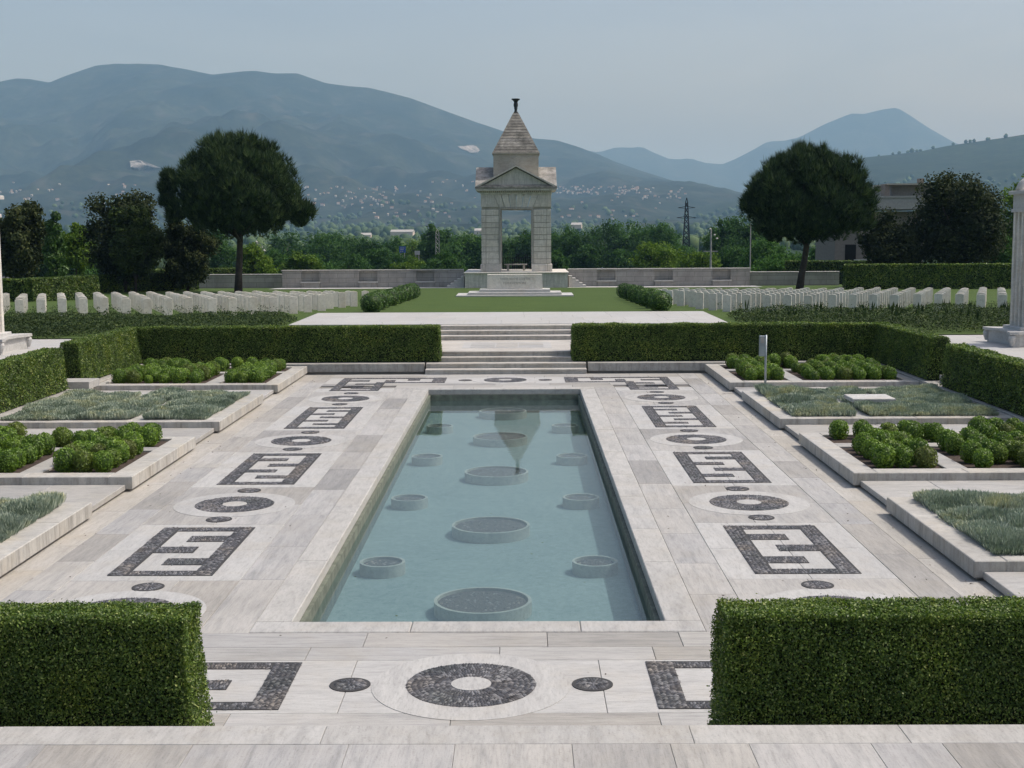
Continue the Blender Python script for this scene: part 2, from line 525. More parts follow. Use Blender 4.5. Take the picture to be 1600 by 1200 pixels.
def h_plain(x, y):
    x = np.asarray(x, float); y = np.asarray(y, float)
    dx = np.maximum(np.abs(x) - 75, 0); dy = np.maximum(np.maximum(y - 121, -40 - y), 0)
    d = np.hypot(dx, dy)
    near = np.where(d <= 0, -2.2, -2.2)
    h = near + (ZP - near) * sstep(20, 260, d)
    far = np.hypot(x, y)
    return h + 38 * sstep(1200, 5200, far) * (y > -500)

def ridge(profile, YR):
    xs, zs = zip(*[(at(px, py, Y=YR)[0], at(px, py, Y=YR)[2]) for px, py in profile])
    return np.array(xs), np.array(zs)

RIDGES = {}
RIDGES['massif'] = dict(YF=2800., YR=8200., YB=10600., p=1.9, amp=.17, prof=[(-900, 210), (-500, 165), (-250, 120), (-120, 138), (0, 132), (25, 124), (45, 125), (78, 130), (110, 116), (150, 102), (180, 99), (215, 100), (250, 101), (290, 109), (332, 118), (370, 114), (398, 112), (430, 116), (465, 115), (510, 130), (545, 134), (575, 136), (600, 142), (640, 152), (680, 167), (740, 189), (785, 204), (835, 216), (870, 219), (900, 228), (935, 241), (960, 252), (1000, 266), (1060, 285), (1110, 300), (1160, 325), (1250, 352), (1500, 356), (2400, 356)])
RIDGES['far_mountain'] = dict(YF=10200., YR=13500., YB=17000., p=1.35, amp=.05, prof=[(600, 290), (760, 262), (860, 235), (905, 233), (935, 238), (962, 230), (985, 231), (1003, 229), (1020, 238), (1045, 248), (1060, 249), (1078, 247), (1100, 254), (1128, 257), (1150, 248), (1175, 235), (1200, 221), (1225, 220), (1248, 215), (1290, 193), (1330, 177), (1352, 178), (1375, 172), (1402, 168), (1425, 182), (1450, 199), (1490, 222), (1540, 240), (1620, 250), (1800, 262), (2300, 275)])
RIDGES['wooded_hill'] = dict(YF=2600., YR=5000., YB=7600., p=1.3, amp=.05, prof=[(900, 360), (1000, 348), (1050, 333), (1085, 317), (1110, 311), (1165, 310), (1200, 300), (1260, 272), (1310, 251), (1330, 248), (1400, 241), (1440, 236), (1480, 228), (1540, 219), (1600, 210), (1680, 196), (1800, 182), (2000, 190), (2400, 240)])
for r in RIDGES.values():
    r['x'], r['z'] = ridge(r['prof'], r['YR'])

def h_ridge(key, x, y):
    r = RIDGES[key]
    x = np.asarray(x, float); y = np.asarray(y, float)
    R = np.interp(x, r['x'], r['z'])
    base = h_plain(x, y)
    t = np.clip((y - r['YF']) / (r['YR'] - r['YF']), 0, 1)
    tb = np.clip((y - r['YR']) / (r['YB'] - r['YR']), 0, 1)
    S = np.where(y <= r['YR'], t ** r['p'], 1 - .9 * tb)
    sh = np.zeros_like(x)
    it = np.nditer([x, y, S, sh], op_flags=[['readonly'], ['readonly'], ['readonly'], ['writeonly']])
    for a, b, s_, o in it:
        L = r['YR'] - r['YF']
        v = mnoise.noise((a / (.16 * L), b / (.34 * L), .3)) + .5 * mnoise.noise((a / (.07 * L), b / (.11 * L), 1.3)) + .25 * mnoise.noise((a / (.03 * L), b / (.035 * L), 2.3)) + .12 * mnoise.noise((a / (.012 * L), b / (.013 * L), 5.3))
        o[...] = v
    k = r['amp'] * np.maximum(R, 0) * np.where(y <= r['YR'], np.sin(np.pi * np.clip(t, 0, 1)) ** .8 + .04 * t, .2)
    return np.maximum(base - 30 * (S < .002), 0 * x - 60) * (1 - S) + R * S + sh * k * 1.4

def grid_mesh(name, xs, ys, hf, mat):
    X, Y = np.meshgrid(xs, ys)
    Z = hf(X, Y)
    nx, ny = len(xs), len(ys)
    V = np.stack([X, Y, Z], -1).reshape(-1, 3)
    i = np.arange(ny - 1)[:, None] * nx + np.arange(nx - 1)[None]
    Fc = np.stack([i, i + 1, i + nx + 1, i + nx], -1).reshape(-1, 4)
    return mesh_np(name, V, Fc, mat, smooth=True)

def symgeo(n, a, b):
    g = a * (b / a) ** np.linspace(0, 1, n)
    return np.concatenate([-g[::-1], [0], g])

gx = symgeo(60, 18, 24000)
gy = np.concatenate([-np.geomspace(3000, 42, 14), np.linspace(-40, 121, 10), 121 + np.geomspace(4, 26000, 90)])
ob('valley_ground', grid_mesh('valley_ground', gx, gy, h_plain, 'plain'), kind='structure')
for key, nx, ny, mat in (('massif', 230, 90, 'massif'), ('far_mountain', 180, 40, 'massif'), ('wooded_hill', 150, 60, 'hill')):
    r = RIDGES[key]
    xs = np.linspace(r['x'][0], r['x'][-1], nx)
    if key == 'massif':
        xs = np.concatenate([np.linspace(r['x'][0], at(-60, 0, Y=8200)[0], 20), np.linspace(at(-50, 0, Y=8200)[0], at(1200, 0, Y=8200)[0], nx), np.linspace(at(1215, 0, Y=8200)[0], r['x'][-1], 14)])
    ys = np.concatenate([np.linspace(r['YF'], r['YR'], ny), np.linspace(r['YR'], r['YB'], 12)[1:]])
    ob('mountain' if key != 'wooded_hill' else 'hill', grid_mesh(key, xs, ys, lambda X, Y: h_ridge(key, X, Y), mat), kind='structure')

def terrain_hit(px, py, keys=('massif', 'wooded_hill', None), y0=600., y1=9500.):
    d = cF * FPX + cR * (px - 800) - cU * (py - 600)
    d = d / d[1]
    Ys = np.linspace(y0, y1, 260)
    P = CAM + d * Ys[:, None]
    h = h_plain(P[:, 0], P[:, 1])
    for k in keys:
        if k:
            m_ = (P[:, 1] > RIDGES[k]['YF']) & (P[:, 1] < RIDGES[k]['YB'])
            if m_.any():
                h[m_] = np.maximum(h[m_], h_ridge(k, P[m_, 0], P[m_, 1]))
    below = np.nonzero(P[:, 2] < h)[0]
    if len(below) == 0:
        return None
    i = below[0]
    if i:
        f = (P[i - 1, 2] - h[i - 1]) / max(1e-6, (P[i - 1, 2] - h[i - 1]) - (P[i, 2] - h[i]))
        q = P[i - 1] + (P[i] - P[i - 1]) * f
        return q
    return np.array([P[i, 0], P[i, 1], h[i]])

# quarry scars on the mountainside: shallow rock faces let into the slope
def quarry(name, poly, label):
    pts = [terrain_hit(px, py) for px, py in poly]
    if any(p is None for p in pts):
        return
    c = sum(pts) / len(pts)
    pts = [c + (p - c) * random.uniform(.68, .92) for p in pts]
    n = np.array([0, -.8, .6])
    V = [tuple(c + (p - c) * s_ + n * (9 if s_ == 1 else 14 + random.uniform(-4, 4))) for s_ in (1, .75, .45) for p in pts] + [tuple(c + n * 15)]
    k = len(pts)
    V = [tuple(p - n * 30) for p in pts] + V
    Fc = [(r_ * k + i, r_ * k + (i + 1) % k, (r_ + 1) * k + (i + 1) % k, (r_ + 1) * k + i) for r_ in range(3) for i in range(k)]
    Fc += [(3 * k + i, 3 * k + (i + 1) % k, 4 * k) for i in range(k)]
    ob(name, mesh_np(name, V, Fc, 'quarry'), label=label, cat='quarry')
quarry('quarry', [(197, 253), (203, 251), (218, 251), (232, 255), (246, 261), (260, 266), (246, 266), (228, 265), (212, 266), (200, 265)], 'pale wedge shaped quarry scar on the mountainside left of the tall pine')
quarry('quarry', [(711, 229), (720, 230), (730, 228), (740, 226), (749, 229), (756, 237), (748, 241), (736, 242), (727, 238), (718, 235)], 'pale rocky quarry scar on the mountainside just left of the memorial roof')
quarry('quarry', [(1112, 296), (1119, 292), (1130, 293), (1138, 297), (1134, 303), (1122, 304), (1114, 302)], 'small pale quarry scar above the far village near the right pine')

# far woods: tree crowns too many and too small to count, one mass
def far_woods():
    Vs, Fs, R = [], [], []
    # low faceted crown
    tv = np.array([(math.cos(a) * r, math.sin(a) * r, z) for r, z in ((.6, .0), (1.0, .45), (.62, .9)) for a in np.arange(6) * math.pi / 3] + [(0, 0, 1.08)])
    tf = [(i, (i + 1) % 6, (i + 1) % 6 + 6, i + 6) for i in range(6)] + [(6 + i, 6 + (i + 1) % 6, 12 + (i + 1) % 6, 12 + i) for i in range(6)]
    tf3 = []
    for q in tf:
        tf3 += [(q[0], q[1], q[2]), (q[0], q[2], q[3])]
    tf3 += [(12 + i, 12 + (i + 1) % 6, 18) for i in range(6)]
    tf3 = np.array(tf3)
    n = 9000
    Y = 420 * (4200 / 420) ** (rng.random(n) ** .9)
    X = Y * rng.uniform(-.46, .46, n)
    keep = np.array([mnoise.noise((x / 190., y / 260., 7.7)) + .35 * mnoise.noise((x / 50., y / 60., 2.7)) > -.02 for x, y in zip(X, Y)])
    X, Y = X[keep], Y[keep]
    Z = h_plain(X, Y)
    for k in ('massif', 'wooded_hill'):
        m_ = (Y > RIDGES[k]['YF'])
        Z[m_] = np.maximum(Z[m_], h_ridge(k, X[m_], Y[m_]))
    # a few along the hill's crest
    hx = np.array([at(px, 0, Y=4990)[0] for px in (1312, 1330, 1336, 1352, 1380, 1402, 1412, 1426, 1432, 1440, 1446, 1466, 1497, 1517, 1524, 1530, 1552, 1580)])
    hz = h_ridge('wooded_hill', hx, np.full(len(hx), 4995.))
    X = np.concatenate([X, hx]); Y = np.concatenate([Y, np.full(len(hx), 4995.)]); Z = np.concatenate([Z, hz])
    m_ = len(X)
    s = rng.uniform(3.2, 6.5, m_) * (1 + (Y > 2000) * .5)
    hgt = s * rng.uniform(1.2, 1.9, m_)
    V = np.empty((m_, 19, 3))
    V[:, :, 0] = X[:, None] + tv[None, :, 0] * s[:, None] * rng.uniform(.7, 1.3, (m_, 19))
    V[:, :, 1] = Y[:, None] + tv[None, :, 1] * s[:, None] * rng.uniform(.7, 1.3, (m_, 19))
    V[:, :, 2] = Z[:, None] - .5 + tv[None, :, 2] * hgt[:, None] * rng.uniform(.85, 1.12, (m_, 19))
    Fc = (np.arange(m_)[:, None, None] * 19 + tf3[None]).reshape(-1, 3)
    ob('far_woods', mesh_np('far_woods', V.reshape(-1, 3), Fc, 'far_tree', rnd=np.repeat(rng.random(m_), 19), smooth=True), kind='stuff', label='woods scattered over the valley floor and foothills', cat='woods')
far_woods()

# ------------------------------------------------------------------ cemetery ground
ZU = 1.19                                               # level of the upper walk
def zlawn(y):
    return ZU - .0215 * max(0.0, y - 62.0)
lw = MB()
def sheet(x0, x1, y0, y1, nz0, nz1):
    lw.add([(x0, y0, nz0), (x1, y0, nz0), (x1, y1, nz1), (x0, y1, nz1), (x0, y0, -2.4), (x1, y0, -2.4), (x1, y1, -2.4), (x0, y1, -2.4)],
           [(0, 1, 2, 3), (4, 5, 1, 0), (5, 6, 2, 1), (6, 7, 3, 2), (7, 4, 0, 3)])
sheet(-75, -8.86, 48.0, 62.0, ZU, ZU)
sheet(8.90, 75, 48.0, 62.0, ZU, ZU)
sheet(-75, 75, 62.0, 124.0, zlawn(62), zlawn(124))
sheet(-8.86, -3.09, 48.0, 54.0, ZU, ZU)
sheet(3.09, 8.90, 48.0, 54.0, ZU, ZU)
ob('lawn', lw.mesh('lawn', 'lawn'), kind='structure')

# ------------------------------------------------------------------ pool terrace
TX, TY0, TY1 = 6.93, 12.5, 46.32
PX, PY0, PY1, RW = 2.37, 16.65, 41.8, .47               # pool opening and its rim
terr = MB()
terr.box(-PX - .02 - 20, -PX - .03, 9, 47.5, -.9, -.035)
terr.box(PX + .03, PX + 20, 9, 47.5, -.9, -.035)
terr.box(-PX - .03, PX + .03, 9, PY0 - .03, -.9, -.035)
terr.box(-PX - .03, PX + .03, PY1 + .03, 47.5, -.9, -.035)
terrace = ob('terrace', terr.mesh('terrace', 'bedding'), kind='structure')

def run(a, b, lo, hi):
    out, p = [], a
    while b - p > hi:
        q = p + random.uniform(lo, hi)
        if b - q < lo * .6:
            q = b - lo * .8
        out.append((p, q))
        p = q
    out.append((p, b))
    return out

XB = (PX + RW, 3.48, 5.92, TX)                          # band edges beside the pool
KX0, KX1 = 3.93, 5.46
KEYS = [(19.0, 22.17, 3), (26.03, 29.72, 4), (33.55, 37.65, 5)]
CIRC = [17.1, 24.1, 31.55, 39.6]
DOTS = [15.85, 18.38, 22.82, 25.42, 30.34, 32.94, 38.34, 40.95]
for s in (-1, 1):
    def sx(a, b):
        return (a, b) if s > 0 else (-b, -a)
    for y0, y1 in run(16.2, 42.3, 1.7, 2.7):
        slab('paving_slab', *sx(XB[0], XB[1]), y0, y1, -.04, 0, 'slab_y', terrace)
    for y0, y1 in run(12.5, TY1, 1.5, 2.8):
        slab('paving_slab', *sx(XB[2], XB[3] - .42), y0, y1, -.04, 0, 'slab_y', terrace)
    for y0, y1 in run(12.5, TY1, 1.5, 2.8):
        slab('paving_slab', *sx(XB[3] - .42, XB[3] + .2), y0, y1, -.04, -.006, 'gutter', terrace)
    # the band that carries the mosaics: pale panels round the keys, mixed slabs between
    ys = [15.62] + [v for k in KEYS for v in (k[0] - .27, k[1] + .27)] + [41.35]
    for i in range(len(ys) - 1):
        pal = i % 2 == 1
        if pal:
            mid = (ys[i] + ys[i + 1]) / 2
            for a, b in ((ys[i], mid), (mid, ys[i + 1])):
                for u, v in ((XB[1], 4.69), (4.69, XB[2])):
                    slab('paving_slab', *sx(u, v), a, b, -.04, 0, 'slab_w', terrace, gap=.0022)
        else:
            mid = (ys[i] + ys[i + 1]) / 2
            for a, b in ((ys[i], mid), (mid, ys[i + 1])):
                for u, v in ((XB[1], 4.3 + .4 * random.random()), (None, XB[2])):
                    u = keep_v if u is None else u
                    keep_v = v
                    slab('paving_slab', *sx(u, v), a, b, -.04, 0, 'slab_y', terrace)
# front and back bands across
for (r0, r1, mat) in ((15.62, 16.2, 'slab_x'), (15.12, 15.62, 'slab_x'), (13.4, 15.12, 'slab_wx'), (12.86, 13.4, 'slab_x'), (12.0, 12.86, 'slab_x'),
                      (42.3, 43.0, 'slab_x'), (43.0, 43.55, 'slab_x'), (43.55, 45.3, 'slab_wx'), (45.3, 45.75, 'slab_x'), (45.75, TY1, 'slab_x')):
    lim = XB[1] if r0 > 15.5 and r1 < 43.1 else XB[2]
    lo, hi = (1.5, 2.3) if mat == 'slab_x' else (2.0, 3.1)
    for x0, x1 in run(-lim, lim, lo, hi):
        slab('paving_slab', x0, x1, r0, r1, -.04, 0, mat, terrace)
for s in (-1, 1):
    for a, b in ((41.35, 42.3), (42.3, 43.55)):
        x0, x1 = (XB[1], XB[2]) if s > 0 else (-XB[2], -XB[1])
        if a < 42:
            slab('paving_slab', x0, x1, a, b, -.04, 0, 'slab_w', terrace)

def disc_poly(cx, cy, r, n=56):
    return [(cx + r * math.cos(2 * math.pi * k / n), cy + r * math.sin(2 * math.pi * k / n)) for k in range(n)]

PEB_T = np.array([(0, 0, 1.0)] + [(math.cos(a), math.sin(a), .0) for a in np.arange(6) * math.pi / 3])
PEB_F = np.array([(0, 1 + i, 1 + (i + 1) % 6) for i in range(6)])
def pebbles(name, pts, ang, z, parent, ln=.036, wd=.0145, h=.016):
    n = len(pts)
    a = np.asarray(ang) + rng.normal(0, .24, n)
    l_, w_ = ln * rng.uniform(.75, 1.2, n), wd * rng.uniform(.8, 1.25, n)
    hh = h * rng.uniform(.6, 1.3, n)
    lx, ly = PEB_T[None, :, 0] * l_[:, None], PEB_T[None, :, 1] * w_[:, None]
    V = np.stack([pts[:, 0:1] + lx * np.cos(a)[:, None] - ly * np.sin(a)[:, None], pts[:, 1:2] + lx * np.sin(a)[:, None] + ly * np.cos(a)[:, None], z + PEB_T[None, :, 2] * hh[:, None]], -1)
    Fc = (np.arange(n)[:, None, None] * 7 + PEB_F[None]).reshape(-1, 3)
    return ob(name, mesh_np(name, V.reshape(-1, 3), Fc, 'pebble', rnd=np.repeat(rng.random(n), 7), smooth=True), parent, kind='stuff')

def ring_mosaic(cx, cy, big=True):
    R1, R0, RWH = (.71, .22, 1.09) if big else (.225, 0, 0)
    if big:
        MB().prism(disc_poly(0, 0, RWH), -.01, .0045).build('inlay_disc', 'slab_w', terrace, loc=(cx, cy, 0))
    bed = MB().prism(disc_poly(0, 0, R1, 48), -.01, .0085).build('mosaic_bed', 'mortar', terrace, loc=(cx, cy, 0))
    pts, ang = [], []
    r = R0 + .03 if big else .03
    while r < R1 - .02:
        k = max(3, int(2 * math.pi * r / .033))
        o = random.random()
        for i in range(k):
            th = 2 * math.pi * (i + o) / k
            pts.append((r * math.cos(th), r * math.sin(th)))
            ang.append(th)
        r += .062
    p = pebbles('pebble_mosaic', np.array(pts), ang, .0085, bed)
    if big:
        MB().prism(disc_poly(0, 0, R0, 32), .0, .016).build('centre_disc', 'slab_w', bed)

for s in (-1, 1):
    for y in CIRC:
        ring_mosaic(s * 4.69, y)
    for y in DOTS:
        ring_mosaic(s * 4.69, y, False)
for y in (14.27, 44.44):
    ring_mosaic(0, y)
    for s in (-1, 1):
        ring_mosaic(s * 1.33, y, False)

def key_mosaic(rects, cx, cy):
    """rects: black bars (x0,x1,y0,y1, pebble direction)"""
    mb = MB()
    for r in rects:
        mb.box(r[0] - cx, r[1] - cx, r[2] - cy, r[3] - cy, -.01, .0085)
    # neighbouring bars only touch edge to edge
    bed = mb.build('mosaic_bed', 'mortar', terrace, loc=(cx, cy, 0))
    pts, ang = [], []
    for x0, x1, y0, y1, d in rects:
        du, dv = (.033, .062) if d == 'y' else (.062, .033)
        for x in np.arange(x0 + du / 2, x1 - du / 3, du):
            for y in np.arange(y0 + dv / 2, y1 - dv / 3, dv):
                pts.append((x - cx + random.uniform(-.012, .012), y - cy + random.uniform(-.012, .012)))
                ang.append(math.pi / 2 if d == 'y' else 0)
    pebbles('pebble_mosaic', np.array(pts), ang, .0085, bed)

FW, SW = .27, .29                                       # frame bars across and along
def side_key(s, y0, y1, n, start):
    R = [(KX0, KX0 + SW, y0, y1, 'x'), (KX1 - SW, KX1, y0, y1, 'x'), (KX0 + SW, KX1 - SW, y0, y0 + FW, 'y'), (KX0 + SW, KX1 - SW, y1 - FW, y1, 'y')]
    bar = .40 if n == 3 else .30 if n == 4 else .26
    w = (y1 - y0 - 2 * FW - n * bar) / (n + 1)
    side = start
    for i in range(n):                                   # from the far end towards the viewer
        b1 = y1 - FW - w - i * (bar + w)
        if side == 'in':
            R.append((KX0 + SW, KX1 - SW - .33, b1 - bar, b1, 'y'))
        else:
            R.append((KX0 + SW + .33, KX1 - SW, b1 - bar, b1, 'y'))
        side = 'out' if side == 'in' else 'in'
    if s < 0:
        R = [(-b, -a, c, d, e) for a, b, c, d, e in R]
    key_mosaic(R, s * (KX0 + KX1) / 2, (y0 + y1) / 2)
for s in (-1, 1):
    for (y0, y1, n), st in zip(KEYS, ('in', 'out', 'in')):
        side_key(s, y0, y1, n, st)
    # front corner key, lying along the front
    R = [(1.98, 2.29, 13.5, 15.04, 'x'), (2.29, 5.15, 13.5, 13.73, 'y'), (2.29, 5.15, 14.81, 15.04, 'y'), (5.15, 5.46, 13.5, 15.04, 'x')]
    x = 2.66
    R.append((x, 3.6, 14.12, 14.42, 'y'))
    R.append((3.9, 4.8, 14.12, 14.42, 'y'))
    R = R if s > 0 else [(-b, -a, c, d, e) for a, b, c, d, e in R]
    key_mosaic(R, s * 3.7, 14.27)
    # back corner key, bent round the corner
    R = [(1.98, 2.42, 43.7, 45.18, 'x'), (2.42, 5.17, 44.95, 45.18, 'y'), (2.42, 4.22, 43.7, 43.93, 'y'), (3.93, 4.22, 41.6, 43.7, 'x'), (5.17, 5.46, 41.6, 45.18, 'x'), (4.22, 5.17, 41.6, 41.86, 'y'),
         (2.85, 3.25, 44.4, 44.95, 'x'), (3.65, 3.98, 43.93, 44.5, 'x'), (4.22, 4.86, 43.3, 43.58, 'y'), (4.52, 5.17, 42.72, 43.0, 'y'), (4.22, 4.86, 42.15, 42.42, 'y'), (4.5, 5.17, 44.2, 44.5, 'y')]
    R = R if s > 0 else [(-b, -a, c, d, e) for a, b, c, d, e in R]
    key_mosaic(R, s * 4.2, 43.6)

# ------------------------------------------------------------------ pool
ZW, ZF = -.33, -.72
pool = thing('reflecting_pool', 'long rectangular reflecting pool with pale travertine rim and blue floor', 'pool', (0, PY0, 0))
def pl(x0, x1, y0, y1, z0, z1, name, mat, c=0):
    return MB().box(x0, x1, y0 - PY0, y1 - PY0, z0, z1, c).build(name, mat, pool)
pl(-PX - .01, PX + .01, PY0 - .01, PY1 + .01, ZF - .1, ZF, 'pool_floor', 'poolfloor')
WT = .06
for nm, a in (('pool_wall', (-PX - .02, -PX + WT, PY0 + WT, PY1 - WT)), ('pool_wall', (PX - WT, PX + .02, PY0 + WT, PY1 - WT)), ('pool_wall', (-PX - .02, PX + .02, PY0 - .02, PY0 + WT)), ('pool_wall', (-PX - .02, PX + .02, PY1 - WT, PY1 + .02))):
    pl(*a, ZF, -.16, nm, 'poolwall')
for s in (-1, 1):
    for y0, y1 in run(PY0, PY1, 2.2, 3.6):
        x0, x1 = (PX, PX + RW) if s > 0 else (-PX - RW, -PX)
        o = slab('rim_slab', x0, x1, y0 - PY0, y1 - PY0, -.15, .012, 'rim', pool, c=.012)
for y0, y1 in ((PY0 - .45, PY0), (PY1, PY1 + .5)):
    for x0, x1 in run(-PX - RW, PX + RW, 1.6, 2.6):
        slab('rim_slab', x0, x1, y0 - PY0, y1 - PY0, -.15, .012, 'rim', pool, c=.012)
wm = MB().box(-PX + WT - .01, PX - WT + .01, PY0 + WT - .01, PY1 - WT + .01, ZW - .001, ZW)
wq = mesh_np('water', [(-PX + WT, PY0 + WT, ZW), (PX - WT, PY0 + WT, ZW), (PX - WT, PY1 - WT, ZW), (-PX + WT, PY1 - WT, ZW)], [(0, 1, 2, 3)], 'water')
ob('water', wq, kind='structure')

ORD = ['nearest', 'second nearest', 'third', 'fourth', 'farthest']
def basin(x, y, r, label, grp):
    t = thing('water_basin', label, 'basin', (x, y, ZF), group=grp)
    h = .20
    w = .05
    MB().lathe([(r, 0), (r, h), (r - w, h), (r - w, .02)], seg=48, cap=False).build('basin_ring', 'basin', t, smooth=False)
    pts = disc_poly(0, 0, r - w - .004, 40)
    MB().prism(pts, .0, h - .045).build('gravel_fill', 'gravel', t)
    k = int(90 * r / .7)
    a = rng.random(k) * 2 * math.pi
    rr = (r - .09) * np.sqrt(rng.random(k))
    pebbles('gravel', np.stack([rr * np.cos(a), rr * np.sin(a)], 1), a, h - .046, t, .03, .022, .02)
for i, y in enumerate((19.54, 24.7, 30.3, 35.6, 40.7)):
    basin(-.03, y, .73, '%s large round stone basin on the centre line of the pool floor' % ORD[i].capitalize(), 'large basins in the pool')
for s, nm in ((-1, 'left'), (1, 'right')):
    for i, y in enumerate((21.9, 27.3, 32.45, 37.6)):
        basin(s * 1.77, y, .38, 'small round stone basin, %s one of the %s row in the pool' % (ORD[i] if i < 3 else 'farthest', nm), 'small basins in the pool')
# debris on the water
fl = []
for k in range(26):
    fl.append((rng.uniform(-2.1, 2.1), rng.uniform(17, 41), ZW + .002))
V, Fc, R = leaf_quads(np.array(fl), np.tile([0, 0, 1.0], (len(fl), 1)), .05, .02)
ob('floating_leaves', mesh_np('floating_leaves', V, Fc, 'shrub', rnd=R), kind='stuff', label='few dead leaves floating on the pool', cat='leaves')
fl = np.stack([rng.uniform(-6.8, 6.8, 420), rng.uniform(12.9, 46, 420), np.full(420, .006)], 1)
fl = fl[(np.abs(fl[:, 0]) > 2.9) | (fl[:, 1] < 16.1)]
side_ = rng.random(len(fl)) < .45
fl[side_, 0] = np.sign(fl[side_, 0]) * rng.uniform(6.2, 6.9, side_.sum())
V, Fc, R = leaf_quads(fl, np.tile([0, 0, 1.0], (len(fl), 1)), .045, .25)
ob('fallen_leaves', mesh_np('fallen_leaves', V, Fc, 'soil', rnd=R), kind='stuff', label='scattered dry leaves and grit on the terrace paving', cat='leaves')
print('terrace done')

# ------------------------------------------------------------------ planters
PXI, PXO, PZ, KW = 6.93, 12.75, .29, .46
PLANT = [(18.57, 23.15, 'lavender'), (25.5, 30.65, 'box'), (33.0, 38.75, 'lavender'), (41.0, 46.75, 'box')]
NAMEP = ['nearest', 'second', 'third', 'farthest']
BEDS = []                                               # (side, planter index, kind, x0, x1, y0, y1)
for s, sn in ((-1, 'left'), (1, 'right')):
    for i, (y0, y1, kind) in enumerate(PLANT):
        if s < 0:
            y0, y1 = y0 - .12, y1 - .2
        y1 = min(y1, 46.70)
        L = y1 - y0
        pt = thing('planter', '%s raised travertine planter on the %s side of the pool, %s' % (NAMEP[i], sn, 'holding lavender' if kind == 'lavender' else 'holding clipped box balls'), 'planter', (s * PXI, y0, 0), group='raised planters beside the pool')
        def kerb(x0, x1, a, b, name='kerb_stone', z0=.05, z1=PZ, mat='kerb', c=.012):
            xa, xb = (x0, x1) if s > 0 else (-x1, -x0)
            return slab(name, xa - s * PXI, xb - s * PXI, a - y0, b - y0, z0, z1, mat, pt, c=c, gap=.0018)
        kerb(PXI + .07, PXO - .05, y0 + .07, y1 - .05, 'plinth', -.03, .05, 'bedding', 0.001)
        for a, b in run(y0, y1, 1.2, 1.9):
            kerb(PXI, PXI + KW, a, b)
        for a, b in run(PXI + KW, PXO, 1.3, 2.1):
            kerb(a, b, y0, y0 + KW)
            kerb(a, b, y1 - .3, y1)
        ym = y0 + .63 * L
        fa, fb, ba, bb = y0 + KW, ym, ym + .45, y1 - .3
        kerb(12.4, PXO, y0 + KW, y1 - .3, 'side_stone')
        kerb(PXI + KW, 12.4, fb, ba, 'cross_stone', z1=PZ - .012, mat='walkstone')
        kerb(8.86, 9.3, fa, fb, 'cross_stone', z1=PZ - .012, mat='walkstone')
        kerb(10.02, 10.5, ba, bb, 'cross_stone', z1=PZ - .012, mat='walkstone')
        for bi, (xa, xb, ya, yb) in enumerate(((PXI + KW, 8.86, fa, fb), (9.3, 12.4, fa, fb), (PXI + KW, 10.02, ba, bb), (10.5, 12.4, ba, bb))):
            kerb(xa, xb, ya, yb, 'soil', .05, PZ - .055, 'soil', .002)
            BEDS.append((s, sn, i, kind, bi, xa, xb, ya, yb))
    # low walks between the planters
    gaps = [(PLANT[k][1], PLANT[k + 1][0]) for k in range(3)] + [(14.5, PLANT[0][0])]
    wk = ob('garden_walk', MB().box(PXI + .2, PXO, -.1, .1, -.03, .0).mesh('garden_walk', 'bedding') if s > 0 else MB().box(-PXO, -PXI - .2, -.1, .1, -.03, .0).mesh('garden_walk', 'bedding'), loc=(0, 20, 0), kind='structure')
    for a, b in gaps:
        if s < 0:
            a, b = a - .2, b - .12
        e = .13
        for xa, xb in run(PXI + e, PXO, 1.1, 1.9):
            u, v = (xa, xb) if s > 0 else (-xb, -xa)
            slab('walk_slab', u, v, a - 20 + .004, b - 20 - .004, .035, .135, 'walkstone', wk, c=.01)

# ------------------------------------------------------------------ box balls
_O = ['first', 'second', 'third', 'fourth', 'fifth', 'sixth', 'seventh', 'eighth', 'ninth', 'tenth', 'eleventh', 'twelfth', 'thirteenth', 'fourteenth', 'fifteenth', 'sixteenth', 'seventeenth', 'eighteenth', 'nineteenth']
_T = {20: 'twenty', 30: 'thirty'}
def ordw(n):
    if n < 20:
        return _O[n - 1]
    if n % 10 == 0:
        return {20: 'twentieth', 30: 'thirtieth', 40: 'fortieth'}[n]
    return _T[n // 10 * 10] + '-' + _O[n % 10 - 1]
def ball_mesh(k, n=900, size=.075):
    r = np.random.default_rng(100 + k)
    d = unit(r.normal(size=(n, 3)))
    sq = .5 + .5 * np.abs(d) ** 1.0
    nz = np.array([mnoise.noise((p[0] * 2.2 + k * 9, p[1] * 2.2, p[2] * 2.2)) for p in d])
    rad = 1.0 + .09 * nz + r.uniform(-.09, .03, n)
    P = d * rad[:, None]
    P[:, 2] = np.sign(P[:, 2]) * np.abs(P[:, 2]) ** .82
    P = P * np.array([1, 1, 1.0])
    V, Fc, R = leaf_quads(P, d, size * 3.0, .75, .6)
    # inner body
    seg, ringn = 12, 7
    cv = [(.86 * math.sin(math.pi * (j + .5) / ringn) * math.cos(2 * math.pi * i / seg), .86 * math.sin(math.pi * (j + .5) / ringn) * math.sin(2 * math.pi * i / seg), -.86 * math.cos(math.pi * (j + .5) / ringn)) for j in range(ringn) for i in range(seg)]
    cf = np.array([(j * seg + i, j * seg + (i + 1) % seg, (j + 1) * seg + (i + 1) % seg, (j + 1) * seg + i) for j in range(ringn - 1) for i in range(seg)])
    V = np.concatenate([V, cv])
    Fc = np.concatenate([Fc, cf + len(R)])
    R = np.concatenate([R * .9 + .1, np.zeros(len(cv))])
    return V, Fc, R
BALLS = []
for k in range(6):
    V, Fc, R = ball_mesh(k)
    BALLS.append(mesh_np('box_ball', V, Fc, 'box', rnd=R))
BEDN = ['front inner', 'front outer', 'back inner', 'back outer']
nb = 0
